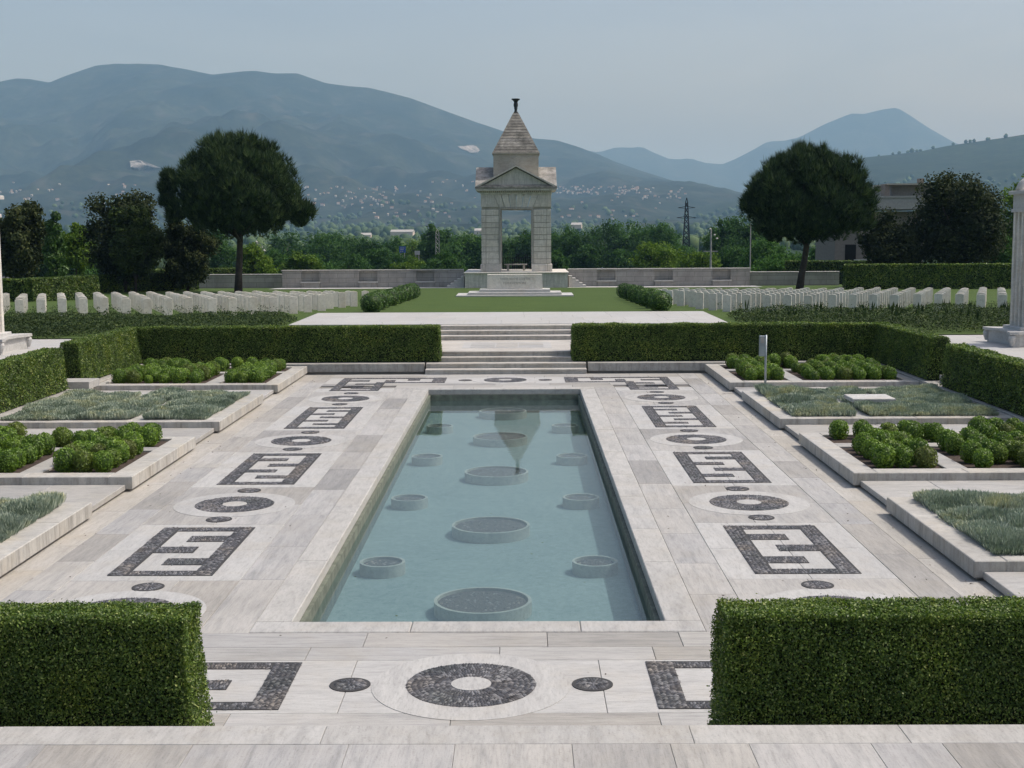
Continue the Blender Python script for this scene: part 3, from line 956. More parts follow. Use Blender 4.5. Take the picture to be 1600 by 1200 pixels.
for s, sn, i, kind, bi, xa, xb, ya, yb in BEDS:
    if kind != 'box':
        continue
    w, l = xb - xa, yb - ya
    nx = max(2, round((w - .1) / .47))
    ny = max(2, round((l - .1) / .50))
    for ix in range(nx):
        for iy in range(ny):
            x = xa + .36 + (w - .70) * ix / max(1, nx - 1) + random.uniform(-.04, .04)
            y = ya + .34 + (l - .62) * iy / max(1, ny - 1) + random.uniform(-.05, .05)
            if random.random() < .04:
                continue
            r = random.uniform(.190, .235) if random.random() > .10 else random.uniform(.13, .18)
            z = PZ - .055
            if not inframe((s * x, y, z + .3), 90):
                continue
            hz = r * random.uniform(1.0, 1.2)
            ob('box_ball', BALLS[nb % 6], loc=(s * x, y, z + hz * .90), rz=random.uniform(0, 6.28), scale=(r, r, hz),
               label='box ball, %s row, %s from pool, %s bed, %s planter on %s' % (ordw(iy + 1), ordw(ix + 1), BEDN[bi], NAMEP[i], sn), cat='shrub', group='box balls, %s bed, %s planter on the %s' % (BEDN[bi], NAMEP[i], sn))
            nb += 1
print('balls', nb)

# ------------------------------------------------------------------ lavender beds
def lavender(x0, x1, y0, y1, z, dens, label, wdt=.012):
    w, l = x1 - x0, y1 - y0
    n = int(w * l * dens)
    P = np.stack([rng.uniform(-.03, w + .03, n), rng.uniform(-.10, l + .10, n), np.zeros(n)], 1)
    # cushions
    nc = max(4, int(w * l * 3.2))
    cx, cy = rng.uniform(0, w, nc), rng.uniform(0, l, nc)
    dmin = np.full(n, 9.0)
    ci = np.zeros(n, int)
    for k in range(nc):
        d = np.hypot(P[:, 0] - cx[k], P[:, 1] - cy[k])
        ci = np.where(d < dmin, k, ci)
        dmin = np.minimum(dmin, d)
    top = .25 - .11 * np.clip(dmin / .42, 0, 1) ** 2 + .06 * np.array([mnoise.noise((p[0] * 1.1 + x0, p[1] * 1.1 + y0, 0)) for p in P])
    lean = np.stack([P[:, 0] - cx[ci], P[:, 1] - cy[ci]], 1) * .22 + rng.normal(0, .06, (n, 2))
    hh = np.clip(top, .10, None) * rng.uniform(.75, 1.2, n)
    T = P.copy()
    T[:, :2] += lean * (hh / .3)[:, None]
    T[:, 2] = hh
    Bm = T * .45 + P * .55
    Bm[:, 2] = hh * .30
    side = unit(np.stack([rng.normal(size=n), rng.normal(size=n), np.zeros(n)], 1))
    ww = wdt * rng.uniform(.7, 1.4, n)[:, None]
    mid = T * .7 + Bm * .3
    V = np.stack([Bm, mid + side * ww, T, mid - side * ww], 1).reshape(-1, 3)
    Fc = np.arange(4 * n).reshape(n, 4)
    return ob('lavender_bed', mesh_np('lavender_bed', V, Fc, 'lavender', rnd=np.repeat(np.clip(rng.random(n) * .6 + hh, 0, 1), 4)), loc=(x0, y0, z), label=label, cat='lavender', kind='stuff')
for s, sn, i, kind, bi, xa, xb, ya, yb in BEDS:
    if kind != 'lavender':
        continue
    x0, x1 = (xa, xb) if s > 0 else (-xb, -xa)
    if not any(inframe((x, y, .3), 40) for x in (x0, x1, (x0 + x1) / 2) for y in (ya, yb)):
        continue
    near = i == 0
    lavender(x0, x1, ya, yb, PZ - .055, 9500 if near else 6200, 'grey green lavender filling the %s bed of the %s planter on the %s' % (BEDN[bi], NAMEP[i], sn), .0095 if near else .015)
# dark mulch and stems between the lavender is the soil of the planter itself
st = thing('stone_block', 'flat white stone slab on a low base among the lavender', 'stone slab', (9.75, 35.35, PZ - .012))
MB().box(-.42, .42, -.36, .36, -.04, .16, .01).build('base', 'ledge', st)
MB().box(-.56, .56, -.50, .50, .162, .262, .015).build('slab', 'white', st)

# ------------------------------------------------------------------ hedges
def hedge_seg(parent, L, tb, tt, h, dens, lsize, mat, bottom_gap=.04, wob=.045, seed=0.0, faces='fbtes', tilt=.8):
    """a clipped hedge along local +x, base at z=0; every leaf a face of its own"""
    Ps, Ns = [], []
    def put(n, fn):
        u, v = rng.random(n), rng.random(n)
        p, nn = fn(u, v)
        Ps.append(p)
        Ns.append(np.tile(nn, (n, 1)))
    tap = .05
    def X(u, v):
        e = tap * v
        return -L / 2 + e + (L - 2 * e) * u
    def hw(v):
        return (tb + (tt - tb) * v) / 2
    sl = (tb - tt) / 2 / h
    put(int(L * h * dens), lambda u, v: (np.stack([X(u, v), -hw(v), bottom_gap + (h - bottom_gap) * v], 1), np.array([0, -1, sl])))
    put(int(L * h * dens * (.8 if 'b' in faces else .25)), lambda u, v: (np.stack([X(u, v), hw(v), bottom_gap + (h - bottom_gap) * v], 1), np.array([0, 1, sl])))
    put(int(L * tt * dens * 1.25), lambda u, v: (np.stack([X(u, 1.0), (v - .5) * tt, h + 0 * u], 1), np.array([0, 0, 1.0])))
    for sg in (-1, 1):
        put(int((tb + tt) / 2 * h * dens), lambda u, v, sg=sg: (np.stack([sg * (L / 2 - tap * v), (u - .5) * 2 * hw(v), bottom_gap + (h - bottom_gap) * v], 1), np.array([sg, 0, .05])))
    P, Nn = np.concatenate(Ps), unit(np.concatenate(Ns))
    wv = np.array([mnoise.noise((p[0] * 1.6 + seed, p[1] * 1.6 + 5, p[2] * 1.9)) + .6 * mnoise.noise((p[0] * 5 + seed, p[1] * 5 + 5, p[2] * 5)) for p in P]) if len(P) < 200000 else np.zeros(len(P))
    P = P + Nn * (wob * wv + rng.uniform(-.06, .015, len(P)))[:, None]
    shoot = rng.random(len(P)) < .012
    P[shoot] += Nn[shoot] * rng.uniform(.01, .055, (shoot.sum(), 1))
    # thin patches low down
    thin = (P[:, 2] < .42) & (rng.random(len(P)) < .35)
    P, Nn = P[~thin], Nn[~thin]
    P[:, 2] = np.maximum(P[:, 2], .01)
    V, Fc, R = leaf_quads(P, Nn, lsize, tilt)
    f = ob('foliage', mesh_np('foliage', V, Fc, mat, rnd=R), parent)
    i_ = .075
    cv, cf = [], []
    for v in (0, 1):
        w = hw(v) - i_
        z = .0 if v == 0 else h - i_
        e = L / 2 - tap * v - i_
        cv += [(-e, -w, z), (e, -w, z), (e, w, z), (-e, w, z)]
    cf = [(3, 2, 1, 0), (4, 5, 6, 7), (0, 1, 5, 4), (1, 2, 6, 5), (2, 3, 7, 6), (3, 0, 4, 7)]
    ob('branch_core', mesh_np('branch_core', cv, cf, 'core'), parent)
    return f

def hedge(label, x0, y0, x1, y1, z, h, tb, tt, dens, lsize, mat='hedge', **k):
    L = math.hypot(x1 - x0, y1 - y0)
    t = thing('hedge', label, 'hedge', ((x0 + x1) / 2, (y0 + y1) / 2, z), math.atan2(y1 - y0, x1 - x0))
    hedge_seg(t, L, tb, tt, h, dens, lsize, mat, seed=x0 * 3.7 + y0, **k)
    return t

ZL = .34                                                # ledge the garden hedges stand on
hedge('clipped green hedge in the left foreground beside the near stairs', -7.6, 11.68, -2.33, 11.68, ZL, 1.25, .72, .56, 11500, .028)
hedge('clipped green hedge in the right foreground beside the near stairs', 2.30, 11.68, 7.6, 11.68, ZL, 1.27, .72, .54, 11500, .028)
for s, sn in ((-1, 'left'), (1, 'right')):
    # hedge behind the garden with its arm along the side
    t = thing('hedge', 'clipped L shaped hedge behind the %s planters, reaching the far stairs' % sn, 'hedge', (s * 8, 47.55, ZL))
    hL = 13.55 - 2.3
    sub = hedge_seg(t, hL, .78, .62, 1.27 if s < 0 else 1.30, 2500, .052, 'hedge', seed=s * 11)
    for c in t.children:
        c.location.x = s * ((2.3 + 13.55) / 2 - 8)
    kids = set(t.children)
    a0, a1 = 40.75, 47.1
    sub = hedge_seg(t, a1 - a0, .85, .52, 1.27 if s < 0 else 1.30, 2500, .052, 'hedge', seed=s * 17)
    for c in t.children:
        if c not in kids:
            c.location = (s * (13.27 - 8), (a0 + a1) / 2 - 47.55, 0)
            c.rotation_euler.z = math.pi / 2
    hedge('long clipped hedge beyond the %s planters, leaving the picture at its edge' % sn, s * 13.22, 19.5, s * 13.22, 39.3, ZL, 1.24, .85, .52, 2200, .052)
    # ledge under the hedges and the little side steps in the gap
    lg = thing('low_wall', 'low travertine ledge carrying the hedge on the %s side of the garden' % sn, 'wall', (s * 13.3, 30, 0))
    MB().box(-.55, .7, -18.6, 17.2, -.03, ZL - .005, .01).build('ledge_stone', 'ledge', lg)
    MB().box(-.10, 1.0, 9.55, 10.55, ZL - .002, .55, .01).build('side_step', 'walkstone', lg)
    # back wall of the terrace left and right of the stairs
    bw = thing('low_wall', 'low travertine wall under the back hedge, %s of the far stairs' % sn, 'wall', (s * 2.86, 46.75, 0))
    for a, b in run(2.86, 12.75, 1.4, 2.3):
        u, v = (a - 2.86, b - 2.86) if s > 0 else (2.86 - b, 2.86 - a)
        slab('wall_stone', u, v, 0, 1.25, .055, ZL, 'ledge', bw, c=.012)
    u, v = (0, 9.9) if s > 0 else (-9.9, 0)
    MB().box(u, v, .06, 1.2, -.03, .054).build('footing', 'bedding', bw)

# ------------------------------------------------------------------ stairs
RS = .17
fs = thing('stone_stairs', 'far flight of travertine steps between the two back hedges', 'stairs', (0, 46.3, 0))
def step(parent, hx, ya, yb, z0, z1, y_org, mat='step', name='step'):
    # nosing over a recessed riser
    o = MB().box(-hx, hx, ya - y_org + .03, yb - y_org, z0, z1 - .055)
    o.box(-hx, hx, ya - y_org, yb - y_org, z1 - .055, z1, .012)
    return o.build(name, mat, parent)
yo = 46.3
step(fs, 2.80, 46.30, 46.80, -.03, RS, yo)
step(fs, 2.80, 46.75, 47.30, -.03, 2 * RS, yo)
step(fs, 2.31, 47.22, 47.68, .1, 3 * RS, yo)
step(fs, 2.31, 47.64, 48.22, .1, 4 * RS, yo)
MB().box(-2.95, 2.95, 48.222 - yo, 52.54 - yo, .1, 4 * RS).build('landing', 'step', fs)
step(fs, 2.95, 52.52, 53.10, .1, 5 * RS, yo)
step(fs, 2.95, 53.06, 53.56, .1, 6 * RS, yo)
step(fs, 2.95, 53.52, 54.06, .1, 7 * RS, yo)
MB().box(-1.65, 1.65, 48.9 - yo, 51.4 - yo, 4 * RS - .01, 4 * RS + .004).build('landing_inlay', 'slab_wx', fs)
for x0, x1, y0, y1 in ((-1.35, -.45, 49.2, 50.1), (-1.35, -.45, 50.2, 51.1), (.45, 1.35, 49.2, 50.1), (.45, 1.35, 50.2, 51.1), (-.4, .4, 49.2, 51.1)):
    MB().box(x0, x1, y0 - yo, y1 - yo, 4 * RS, 4 * RS + .008).build('landing_inlay', 'slab_x', fs)
# side cheeks
for s in (-1, 1):
    a, b = (2.97, 3.08) if s > 0 else (-3.08, -2.97)
    MB().box(a, b, 48.0 - yo, 54.0 - yo, .0, ZU - .01).build('cheek_wall', 'ledge', fs)

uw = ob('upper_walk', MB().box(-8.86, 8.90, 54.07, 61.98, .2, ZU - .03).mesh('upper_walk', 'bedding'), kind='structure')
for y0, y1 in ((54.07, 56.1), (56.1, 58.0), (58.0, 59.9), (59.9, 61.98)):
    for x0, x1 in run(-8.86, 8.90, 1.4, 2.2):
        slab('paving_slab', x0, x1, y0, y1, ZU - .03, ZU + .02, 'slab_wx', uw, c=.004)
# side squares with the pillars
for s in (-1, 1):
    a, b = (14.0, 34.0) if s > 0 else (-34.0, -14.0)
    sq = ob('side_court', MB().box(a, b, 14.0, 47.98, -.2, ZU - .03).mesh('side_court', 'bedding'), kind='structure')
    for y0, y1 in run(36.0, 47.3, 1.8, 2.4):
        for x0, x1 in run(14.0, 22.0, 1.8, 2.6):
            u, v = (x0, x1) if s > 0 else (-x1, -x0)
            slab('paving_slab', u, v, y0, y1, ZU - .03, ZU + .015, 'slab_wx', sq, c=.004)
    MB().box(a, b, 14.0, 36.0, ZU - .03, ZU + .014).build('paving_slab', 'walkstone', sq)

# near platform and its stairs
ZN = .9
np_ = ob('platform', MB().box(-9, 9, -6, 10.62, -.9, ZN - .04).mesh('platform', 'ledge'), kind='structure')
for x0, x1 in run(-9, 9, 1.7, 3.1):
    slab('paving_slab', x0, x1, 10.28, 10.68, ZN - .05, ZN, 'rim', np_, c=.004, gap=.0018)
for r0, r1, lo, hi in ((8.75, 10.28, .55, 1.35), (7.2, 8.75, .8, 1.6), (4.0, 7.2, 1.2, 2.2)):
    for x0, x1 in run(-9, 9, lo, hi):
        slab('paving_slab', x0, x1, r0, r1, ZN - .05, ZN - .003, 'slab_y', np_, c=.003, gap=.0016)
MB().box(-9, 9, -6, 4.0, ZN - .04, ZN - .004).build('paving_slab', 'slab_y', np_)
ns = thing('stone_stairs', 'near flight of travertine steps dropping from the platform to the pool', 'stairs', (0, 10.68, 0))
for k in range(1, 5):
    MB().box(-2.25, 2.25, .30 * (k - 1), .30 * k + .02, -.03, ZN - .18 * k, .012).build('step', 'step', ns)
for s, sn in ((-1, 'left'), (1, 'right')):
    nw = thing('low_wall', 'low ledge carrying the %s foreground hedge' % sn, 'wall', (s * 2.3, 10.7, 0))
    u, v = (0, 6.0) if s > 0 else (-6.0, 0)
    MB().box(u, v, 0, 1.42, -.03, ZL - .004, .01).build('ledge_stone', 'ledge', nw)

# ------------------------------------------------------------------ pillars on plinths in the side courts
for s, sn in ((-1, 'left'), (1, 'right')):
    cx, cy = (17.15, 43.45) if s > 0 else (-16.7, 42.4)
    hp = 1.27
    pl_ = thing('pillar_plinth', 'low white stone plinth with hollow curved sides in the %s court' % sn, 'plinth', (cx, cy, ZU + .015))
    def hollow(h, dip, cor):
        pts = []
        for q in range(4):
            c_, s_ = math.cos(q * math.pi / 2), math.sin(q * math.pi / 2)
            loc = [(h, -h + cor * 0), (h, -h + cor)]
            for k in range(1, 10):
                u = k / 10
                loc.append((h - dip * math.sin(math.pi * u), -h + cor + (2 * h - 2 * cor) * u))
            loc.append((h, h - cor))
            pts += [(x * c_ - y * s_, x * s_ + y * c_) for x, y in loc]
        return pts
    MB().prism(hollow(hp - .12, .26, .24), 0, .40).build('body', 'white', pl_)
    MB().prism(hollow(hp, .25, .28), .402, .49).build('top_slab', 'white', pl_)
    for qx in (-1, 1):
        for qy in (-1, 1):
            MB().lathe([(.05, .05), (.10, .2), (.12, .30), (.09, .38)], qx * (hp - .10), qy * (hp - .10), 12).build('scroll', 'white', pl_)
    pr = thing('pillar', 'tall grey fluted stone pillar with white scrolled capital at the %s picture edge' % sn, 'pillar', (cx, cy, ZU + .015 + .49))
    w = .62
    MB().box(-w - .16, w + .16, -w - .16, w + .16, 0, .10, .02).build('base_moulding', 'white', pr)
    # shaft with grooves cut into every face
    poly = []
    for q in range(4):
        c_, s_ = math.cos(q * math.pi / 2), math.sin(q * math.pi / 2)
        loc = [(w, -w)]
        for g in (-.44, -.10, .24):
            loc += [(w, g), (w - .09, g + .03), (w - .09, g + .17), (w, g + .20)]
        poly += [(x * c_ - y * s_, x * s_ + y * c_) for x, y in loc]
    MB().prism(poly, .10, 3.75).build('shaft', 'memorial', pr)
    MB().box(-w - .06, w + .06, -w - .06, w + .06, 3.752, 3.86, .01).box(-w - .02, w + .02, -w - .02, w + .02, 3.86, 4.32).box(-w - .14, w + .14, -w - .14, w + .14, 4.32, 4.44, .02).build('capital', 'white', pr)
    for qx in (-1, 1):
        pts = [(qx * (w + .10 - .22 * math.sin(a) * .4), 0, 4.44 + .45 * a / 1.6) for a in np.linspace(0, 1.6, 6)]
        arc = [(qx * (w + .05 - .30 * (1 - math.cos(a))), 0, 4.44 + .34 * math.sin(a)) for a in np.linspace(0, 1.5, 7)]
        MB().tube(arc, [.13, .13, .12, .11, .10, .08, .06], 8).build('scroll', 'white', pr, smooth=True)
    MB().lathe([(.30, 4.44), (.34, 4.5), (.2, 4.62), (.13, 4.8), (.02, 4.9)], seg=12).build('finial', 'memorial', pr, smooth=True)

# sign post by the right planters
sp = thing('sign_post', 'thin galvanised post with a small flat grey box near its top', 'sign post', (7.97, 40.75, .135))
MB().tube([(0, 0, 0), (0, 0, 1.62)], [.035, .035], 10).build('post', 'galv', sp, smooth=True)
MB().box(-.20, -.03, -.06, .06, .98, 1.60, .01).build('box', 'galv', sp)
MB().box(-.165, -.065, -.066, -.0605, 1.38, 1.55).build('plate', 'concrete', sp)
MB().tube([(-.20, 0, 1.2), (.035, 0, 1.2)], [.018, .018], 6).build('bracket', 'galv', sp)

# ------------------------------------------------------------------ rough shrub beds on the upper level
def shrub_bed(label, x0, x1, y0, y1, z, h, n, spikes=False):
    P = np.stack([rng.uniform(x0, x1, n), rng.uniform(y0, y1, n), np.zeros(n)], 1)
    top = np.array([h * (.72 + .38 * mnoise.noise((p[0] * .45, p[1] * .45, 3)) + .22 * mnoise.noise((p[0] * 1.7, p[1] * 1.7, 3))) for p in P])
    e = np.minimum(np.minimum(P[:, 0] - x0, x1 - P[:, 0]), np.minimum(P[:, 1] - y0, y1 - P[:, 1]))
    top *= np.clip(.45 + e / .7, 0, 1)
    P[:, 2] = top * (1 - rng.random(n) ** 2.2)
    Nn = np.tile([0, -.35, 1.0], (n, 1))
    V, Fc, R = leaf_quads(P, Nn, .10, .9, .45)
    if spikes:
        k = int((x1 - x0) * 5)
        sx_, sy_ = rng.uniform(x0 + .3, x1, k), rng.uniform(y0 + 2, y1, k)
        hh = rng.uniform(.05, .34, k) + h * .75
        q = []
        for a, b, c in zip(sx_, sy_, hh):
            for _ in range(3):
                dx, dy = rng.normal(0, .07, 2)
                q.append([(a - .02, b, .2), (a + dx * .6 + .03, b + dy, c * .75), (a + dx, b + dy, c + rng.uniform(-.1, .1)), (a + dx * .6 - .03, b + dy, c * .75)])
        q = np.array(q).reshape(-1, 3)
        Fc = np.concatenate([Fc, np.arange(len(q)).reshape(-1, 4) + len(V)])
        V = np.concatenate([V, q])
        R = np.concatenate([R, np.repeat(rng.random(len(q) // 4), 4)])
    ob('shrub_bed', mesh_np('shrub_bed', V - np.array([x0, y0, 0]), Fc, 'shrub', rnd=R), loc=(x0, y0, z), label=label, cat='shrubs', kind='stuff')
shrub_bed('dark untrimmed shrubs between the left hedge and the headstones', -21.5, -9.0, 48.6, 57.2, ZU, .52, 36000)
shrub_bed('low dark shrubs behind the left court, left of the longer shrub bed', -32, -16.0, 47.4, 55.0, ZU, .55, 30000)
shrub_bed('dark untrimmed shrubs with upright shoots between the right hedge and the headstones', 9.4, 29.0, 48.6, 58.2, ZU, .62, 54000, True)

# clipped ball rows beside the lawn
V, Fc, R = ball_mesh(21, 1500, .05)
bm = [mesh_np('lawn_ball', V, Fc, 'ball_dark', rnd=R)]
V, Fc, R = ball_mesh(22, 1500, .05)
bm.append(mesh_np('lawn_ball', V, Fc, 'ball_dark', rnd=R))
for s, sn, x, ys in ((-1, 'left', -6.55, np.linspace(63.3, 86.5, 9)), (1, 'right', 7.05, np.linspace(63.3, 85.0, 8))):
    for i, y in enumerate(ys):
        r = random.uniform(.50, .56)
        nth = ['nearest', 'second nearest', 'third', 'fourth', 'fifth', 'sixth', 'seventh', 'eighth', 'ninth'][i]
        ob('box_ball', bm[i % 2], loc=(x + random.uniform(-.05, .05), y, zlawn(y) + r * .80), rz=random.uniform(0, 6), scale=(r * 1.05, r * 1.05, r * .92),
           label='%s dark clipped ball in the row along the %s edge of the lawn' % (nth, sn), cat='shrub', group='dark balls along the %s lawn edge' % sn)

# ------------------------------------------------------------------ headstones
def headstone_mesh():
    w, th, h = .19, .038, .81
    prof = [(-w, -.12), (w, -.12), (w, h - .045)] + [(w * (1 - 2 * k / 8), h - .045 + .045 * math.sin(math.pi * k / 8)) for k in range(1, 8)] + [(-w, h - .045)]
    c = .007
    V = []
    for yy, ins in ((-th, c), (-th + c, 0), (th - c, 0), (th, c)):
        V += [(x * (1 - ins / w), yy, z - (ins if z > 0 else 0)) for x, z in prof]
    k = len(prof)
    Fc = [tuple(range(k)), tuple(range(4 * k - 1, 3 * k - 1, -1))]
    for r_ in range(3):
        Fc += [(r_ * k + i, (r_ + 1) * k + i, (r_ + 1) * k + (i + 1) % k, r_ * k + (i + 1) % k) for i in range(k)]
    return mesh_np('headstone', V, Fc, 'grave')
HS = headstone_mesh()
ROWN = ['front', 'second', 'third', 'fourth', 'fifth', 'sixth', 'seventh', 'eighth', 'ninth']
nh = 0
an = math.radians(19.2)
for s, sn in ((-1, 'left'), (1, 'right')):
    a_ = np.array([s * math.sin(an), math.cos(an)])
    b_ = np.array([-s * math.cos(an), math.sin(an)])
    fn = 0
    for j in range(0, 40):
        col = []
        for i in range(-16, 20):
            p = np.array([s * 29.0, 58.0]) + a_ * 1.36 * i + b_ * .915 * j
            x, y = p
            if y < 60.4 or y > (73.5 if s < 0 else 75.0) - .12 * max(0, abs(x) - 14):
                continue
            if abs(x) < 9.55 - .19 * (y - 62.4):
                continue
            if s < 0 and x < -24 and y > 70.5:
                continue
            if not inframe((x, y, 1.4), 25):
                continue
            col.append((y, x))
        fn += bool(col)
        for r_, (y, x) in enumerate(sorted(col)):
            rn = 'front' if r_ == 0 else ordw(r_ + 1)
            ob('headstone', HS, loc=(x, y, zlawn(y) + random.uniform(-.02, .015)), rz=-s * an + random.uniform(-.02, .02),
               label='pale headstone, %s rank, %s file counted from the outer edge, %s burial block' % (rn, ordw(fn), sn), cat='headstone', group='headstones, %s rank, %s block' % (rn, sn))
            nh += 1
print('headstones', nh)
# rose plants at the foot of the stones
n = 420
xs = np.concatenate([rng.uniform(-28, -10, n // 2), rng.uniform(10, 28, n // 2)])
ysr = rng.uniform(60.2, 64.5, n)
P = np.repeat(np.stack([xs, ysr, np.array([zlawn(y) for y in ysr])], 1), 14, 0) + rng.normal(0, 1, (n * 14, 3)) * np.array([.10, .10, 0]) + np.array([0, 0, 1]) * rng.uniform(.02, .38, (n * 14, 1))
V, Fc, R = leaf_quads(P, np.tile([0, -.4, 1.0], (len(P), 1)), .075, .9)
ob('border_plants', mesh_np('border_plants', V, Fc, 'shrub', rnd=R), kind='stuff', label='small border plants at the feet of the headstones', cat='plants')
print('garden done')

# ------------------------------------------------------------------ altar stone on its steps
zs = zlawn(89)
sr = thing('altar_stone', 'long pale stone altar block on stepped base at the end of the lawn', 'altar', (.08, 90.3, zs))
MB().box(-3.88, 3.88, -1.75, 1.75, -.1, .10, .015).build('step', 'white', sr)
MB().box(-3.1, 3.1, -1.35, 1.35, .102, .26, .015).build('step', 'white', sr)
MB().box(-2.35, 2.35, -.95, .95, .262, .45, .015).build('step', 'white', sr)
bl = MB()
bl.add([(-1.86, -.45, .452), (1.86, -.45, .452), (1.86, .45, .452), (-1.86, .45, .452), (-1.83, -.43, 1.42), (1.83, -.43, 1.42), (1.83, .43, 1.42), (-1.83, .43, 1.42)],
       [(3, 2, 1, 0), (4, 5, 6, 7), (0, 1, 5, 4), (1, 2, 6, 5), (2, 3, 7, 6), (3, 0, 4, 7)])
blk = bl.build('block', 'grave', sr)
def lettering(text, size, loc, rot, parent, mat, name='lettering'):
    cu = bpy.data.curves.new(name, 'FONT')
    cu.body = text
    cu.size = size
    cu.align_x = 'CENTER'
    cu.extrude = .004
    tmp = bpy.data.objects.new('tmp', cu)
    COL.objects.link(tmp)
    bpy.context.view_layer.update()
    me = bpy.data.meshes.new_from_object(tmp.evaluated_get(bpy.context.evaluated_depsgraph_get()))
    bpy.data.objects.remove(tmp)
    me.materials.clear()
    me.materials.append(M[mat])
    o = ob(name, me, parent, loc, kind='stuff')
    o.rotation_euler = rot
    return o
lettering('THEIR NAME LIVETH', .22, (0, -.447, 1.05), (math.radians(89), 0, 0), blk, 'ledge')
lettering('FOR EVERMORE', .22, (0, -.452, .78), (math.radians(89), 0, 0), blk, 'ledge')

# ------------------------------------------------------------------ memorial tower
MX, MY = .07, 118.0
zb = zlawn(118)
mo = thing('memorial_tower', 'grey stone memorial tower with open doorway, pediments and pyramid roof', 'monument', (MX, MY, 0))
W = 3.06
D = 2 * W
pod = MB().box(-4.45, 4.45, -1.6, D + 1.6, zb - .4, 1.26).build('podium', 'memorial', mo)
MB().box(-4.55, 4.55, -1.7, D + 1.7, 1.262, 1.36, .02).build('coping', 'memorial', pod)
for s in (-1, 1):
    for k in range(6):
        a, b = 4.56 + .3 * k, 4.56 + .3 * (k + 1)
        u, v = (a, b) if s > 0 else (-b, -a)
        MB().box(u, v, -.6, 2.6, zb - .2, 1.2 - .2 * (k + 1) + .0).build('side_stair', 'white', mo)
zc = [1.36, 2.04] + [2.04 + sum(([.44, .61] * 6)[:k + 1]) for k in range(9)]
zc[-1] = 6.78
def block(x0, x1, y0, y1, z0, z1, name='stone_block', mat='memorial', par=None):
    return slab(name, x0, x1, y0, y1, z0 + .022, z1 - .022, mat, par or mo, c=.045, gap=.02)
DW = 1.34
for sx_ in (-1, 1):
    for fy, (ya, yb) in enumerate(((0, 1.72), (D - 1.72, D))):
        # plain inner body so that the joints read dark
        a, b = (DW + .06, W - .05) if sx_ > 0 else (-W + .05, -DW - .06)
        MB().box(a, b, ya + .05, yb - .05, 1.36, 8.05).build('pier_core', 'memorial_dark', mo)
        for k in range(len(zc) - 1):
            e = .10 if k == 0 else 0
            x0, x1 = DW + .16 - (.16 if k == 0 else 0), W + e
            j = x1 - .42
            for u, v in ((x0, j), (j, x1)):
                p, q = (u, v) if sx_ > 0 else (-v, -u)
                block(p, q, ya - e, yb + e, zc[k], zc[k + 1])
        # door jamb strip
        a, b = (DW, DW + .14) if sx_ > 0 else (-DW - .14, -DW)
        MB().box(a, b, ya - .05, yb + .02, 2.05, 6.78, .0).build('door_jamb', 'ledge', mo)
# lintels with their wedge stones, front and back; plain beams on the sides
for ya, yb, front in ((0, 1.72, True), (D - 1.72, D, False)):
    MB().box(-DW - .14, DW + .14, ya - .04, yb, 6.78, 6.96).build('door_lintel', 'ledge', mo)
    nV = 6
    for k in range(nV):
        u0, u1 = -1 + 2 * k / nV, -1 + 2 * (k + 1) / nV
        bx0, bx1 = u0 * 1.50, u1 * 1.50
        tx0, tx1 = u0 * 1.95, u1 * 1.95
        g = .03
        pr = 0 if k not in (2, 3) else .03
        y0_, y1_ = ya - pr, yb - .02
        vv = [(bx0 + g, y0_, 6.98), (bx1 - g, y0_, 6.98), (tx1 - g, y0_, 8.06), (tx0 + g, y0_, 8.06), (bx0 + g, y1_, 6.98), (bx1 - g, y1_, 6.98), (tx1 - g, y1_, 8.06), (tx0 + g, y1_, 8.06)]
        MB().add(vv, [(0, 1, 2, 3), (7, 6, 5, 4), (0, 4, 5, 1), (1, 5, 6, 2), (2, 6, 7, 3), (3, 7, 4, 0)]).build('wedge_stone', 'memorial', mo)
    for s in (-1, 1):
        # spandrel block beside the wedges
        vv = [(s * (1.50 + .018), ya, 6.98), (s * (W), ya, 6.98), (s * W, ya, 8.06), (s * (1.95 + .018), ya, 8.06)]
        vv += [(x, yb - .02, z) for x, y, z in vv]
        fc = [(0, 1, 2, 3), (7, 6, 5, 4), (0, 4, 5, 1), (1, 5, 6, 2), (2, 6, 7, 3), (3, 7, 4, 0)]
        if s < 0:
            fc = [tuple(reversed(f)) for f in fc]
        MB().add(vv, fc).build('spandrel_stone', 'memorial', mo)
for s in (-1, 1):
    a, b = (W - 1.7, W) if s > 0 else (-W, -W + 1.7)
    MB().box(a, b, 1.74, D - 1.74, 6.9, 8.06).build('side_lintel', 'memorial', mo)
# entablature, dentils, cornice
MB().box(-W - .05, W + .05, -.05, D + .05, 8.07, 8.22).build('entablature', 'memorial', mo)
dn = MB()
for k in range(34):
    x = -W + .02 + (2 * W - .04) * (k + .5) / 34
    dn.box(x - .05, x + .05, -.15, -.051, 8.23, 8.36)
dn.build('dentils', 'memorial', mo)
MB().box(-W - .02, W + .02, -.02, D + .02, 8.222, 8.38).build('frieze', 'memorial_dark', mo)
MB().box(-W - .42, W + .42, -.42, D + .42, 8.382, 8.56, .04).build('cornice', 'memorial', mo)
EX, EZ, AZ = W + .46, 8.57, 10.42
def gable(along, name, mat, inset, out, z0, z1, par=mo):
    """gable prism; its ridge runs along y (front/back pediments) or x"""
    e = EX - inset
    poly = [(-e, z0), (e, z0), (0, z1)]
    c0, c1 = -out, out
    V = []
    for c in (c0, c1):
        for a, z in poly:
            V.append((a, W + c, z) if along == 'y' else (c, W + a, z))
    Fc = [(0, 1, 2), (5, 4, 3), (0, 3, 4, 1), (1, 4, 5, 2), (2, 5, 3, 0)]
    if along == 'x':
        Fc = [tuple(reversed(f)) for f in Fc]
    return MB().add(V, Fc).build(name, mat, par)
gable('y', 'pediment', 'memorial', .16, W + .16, EZ, AZ - .09)
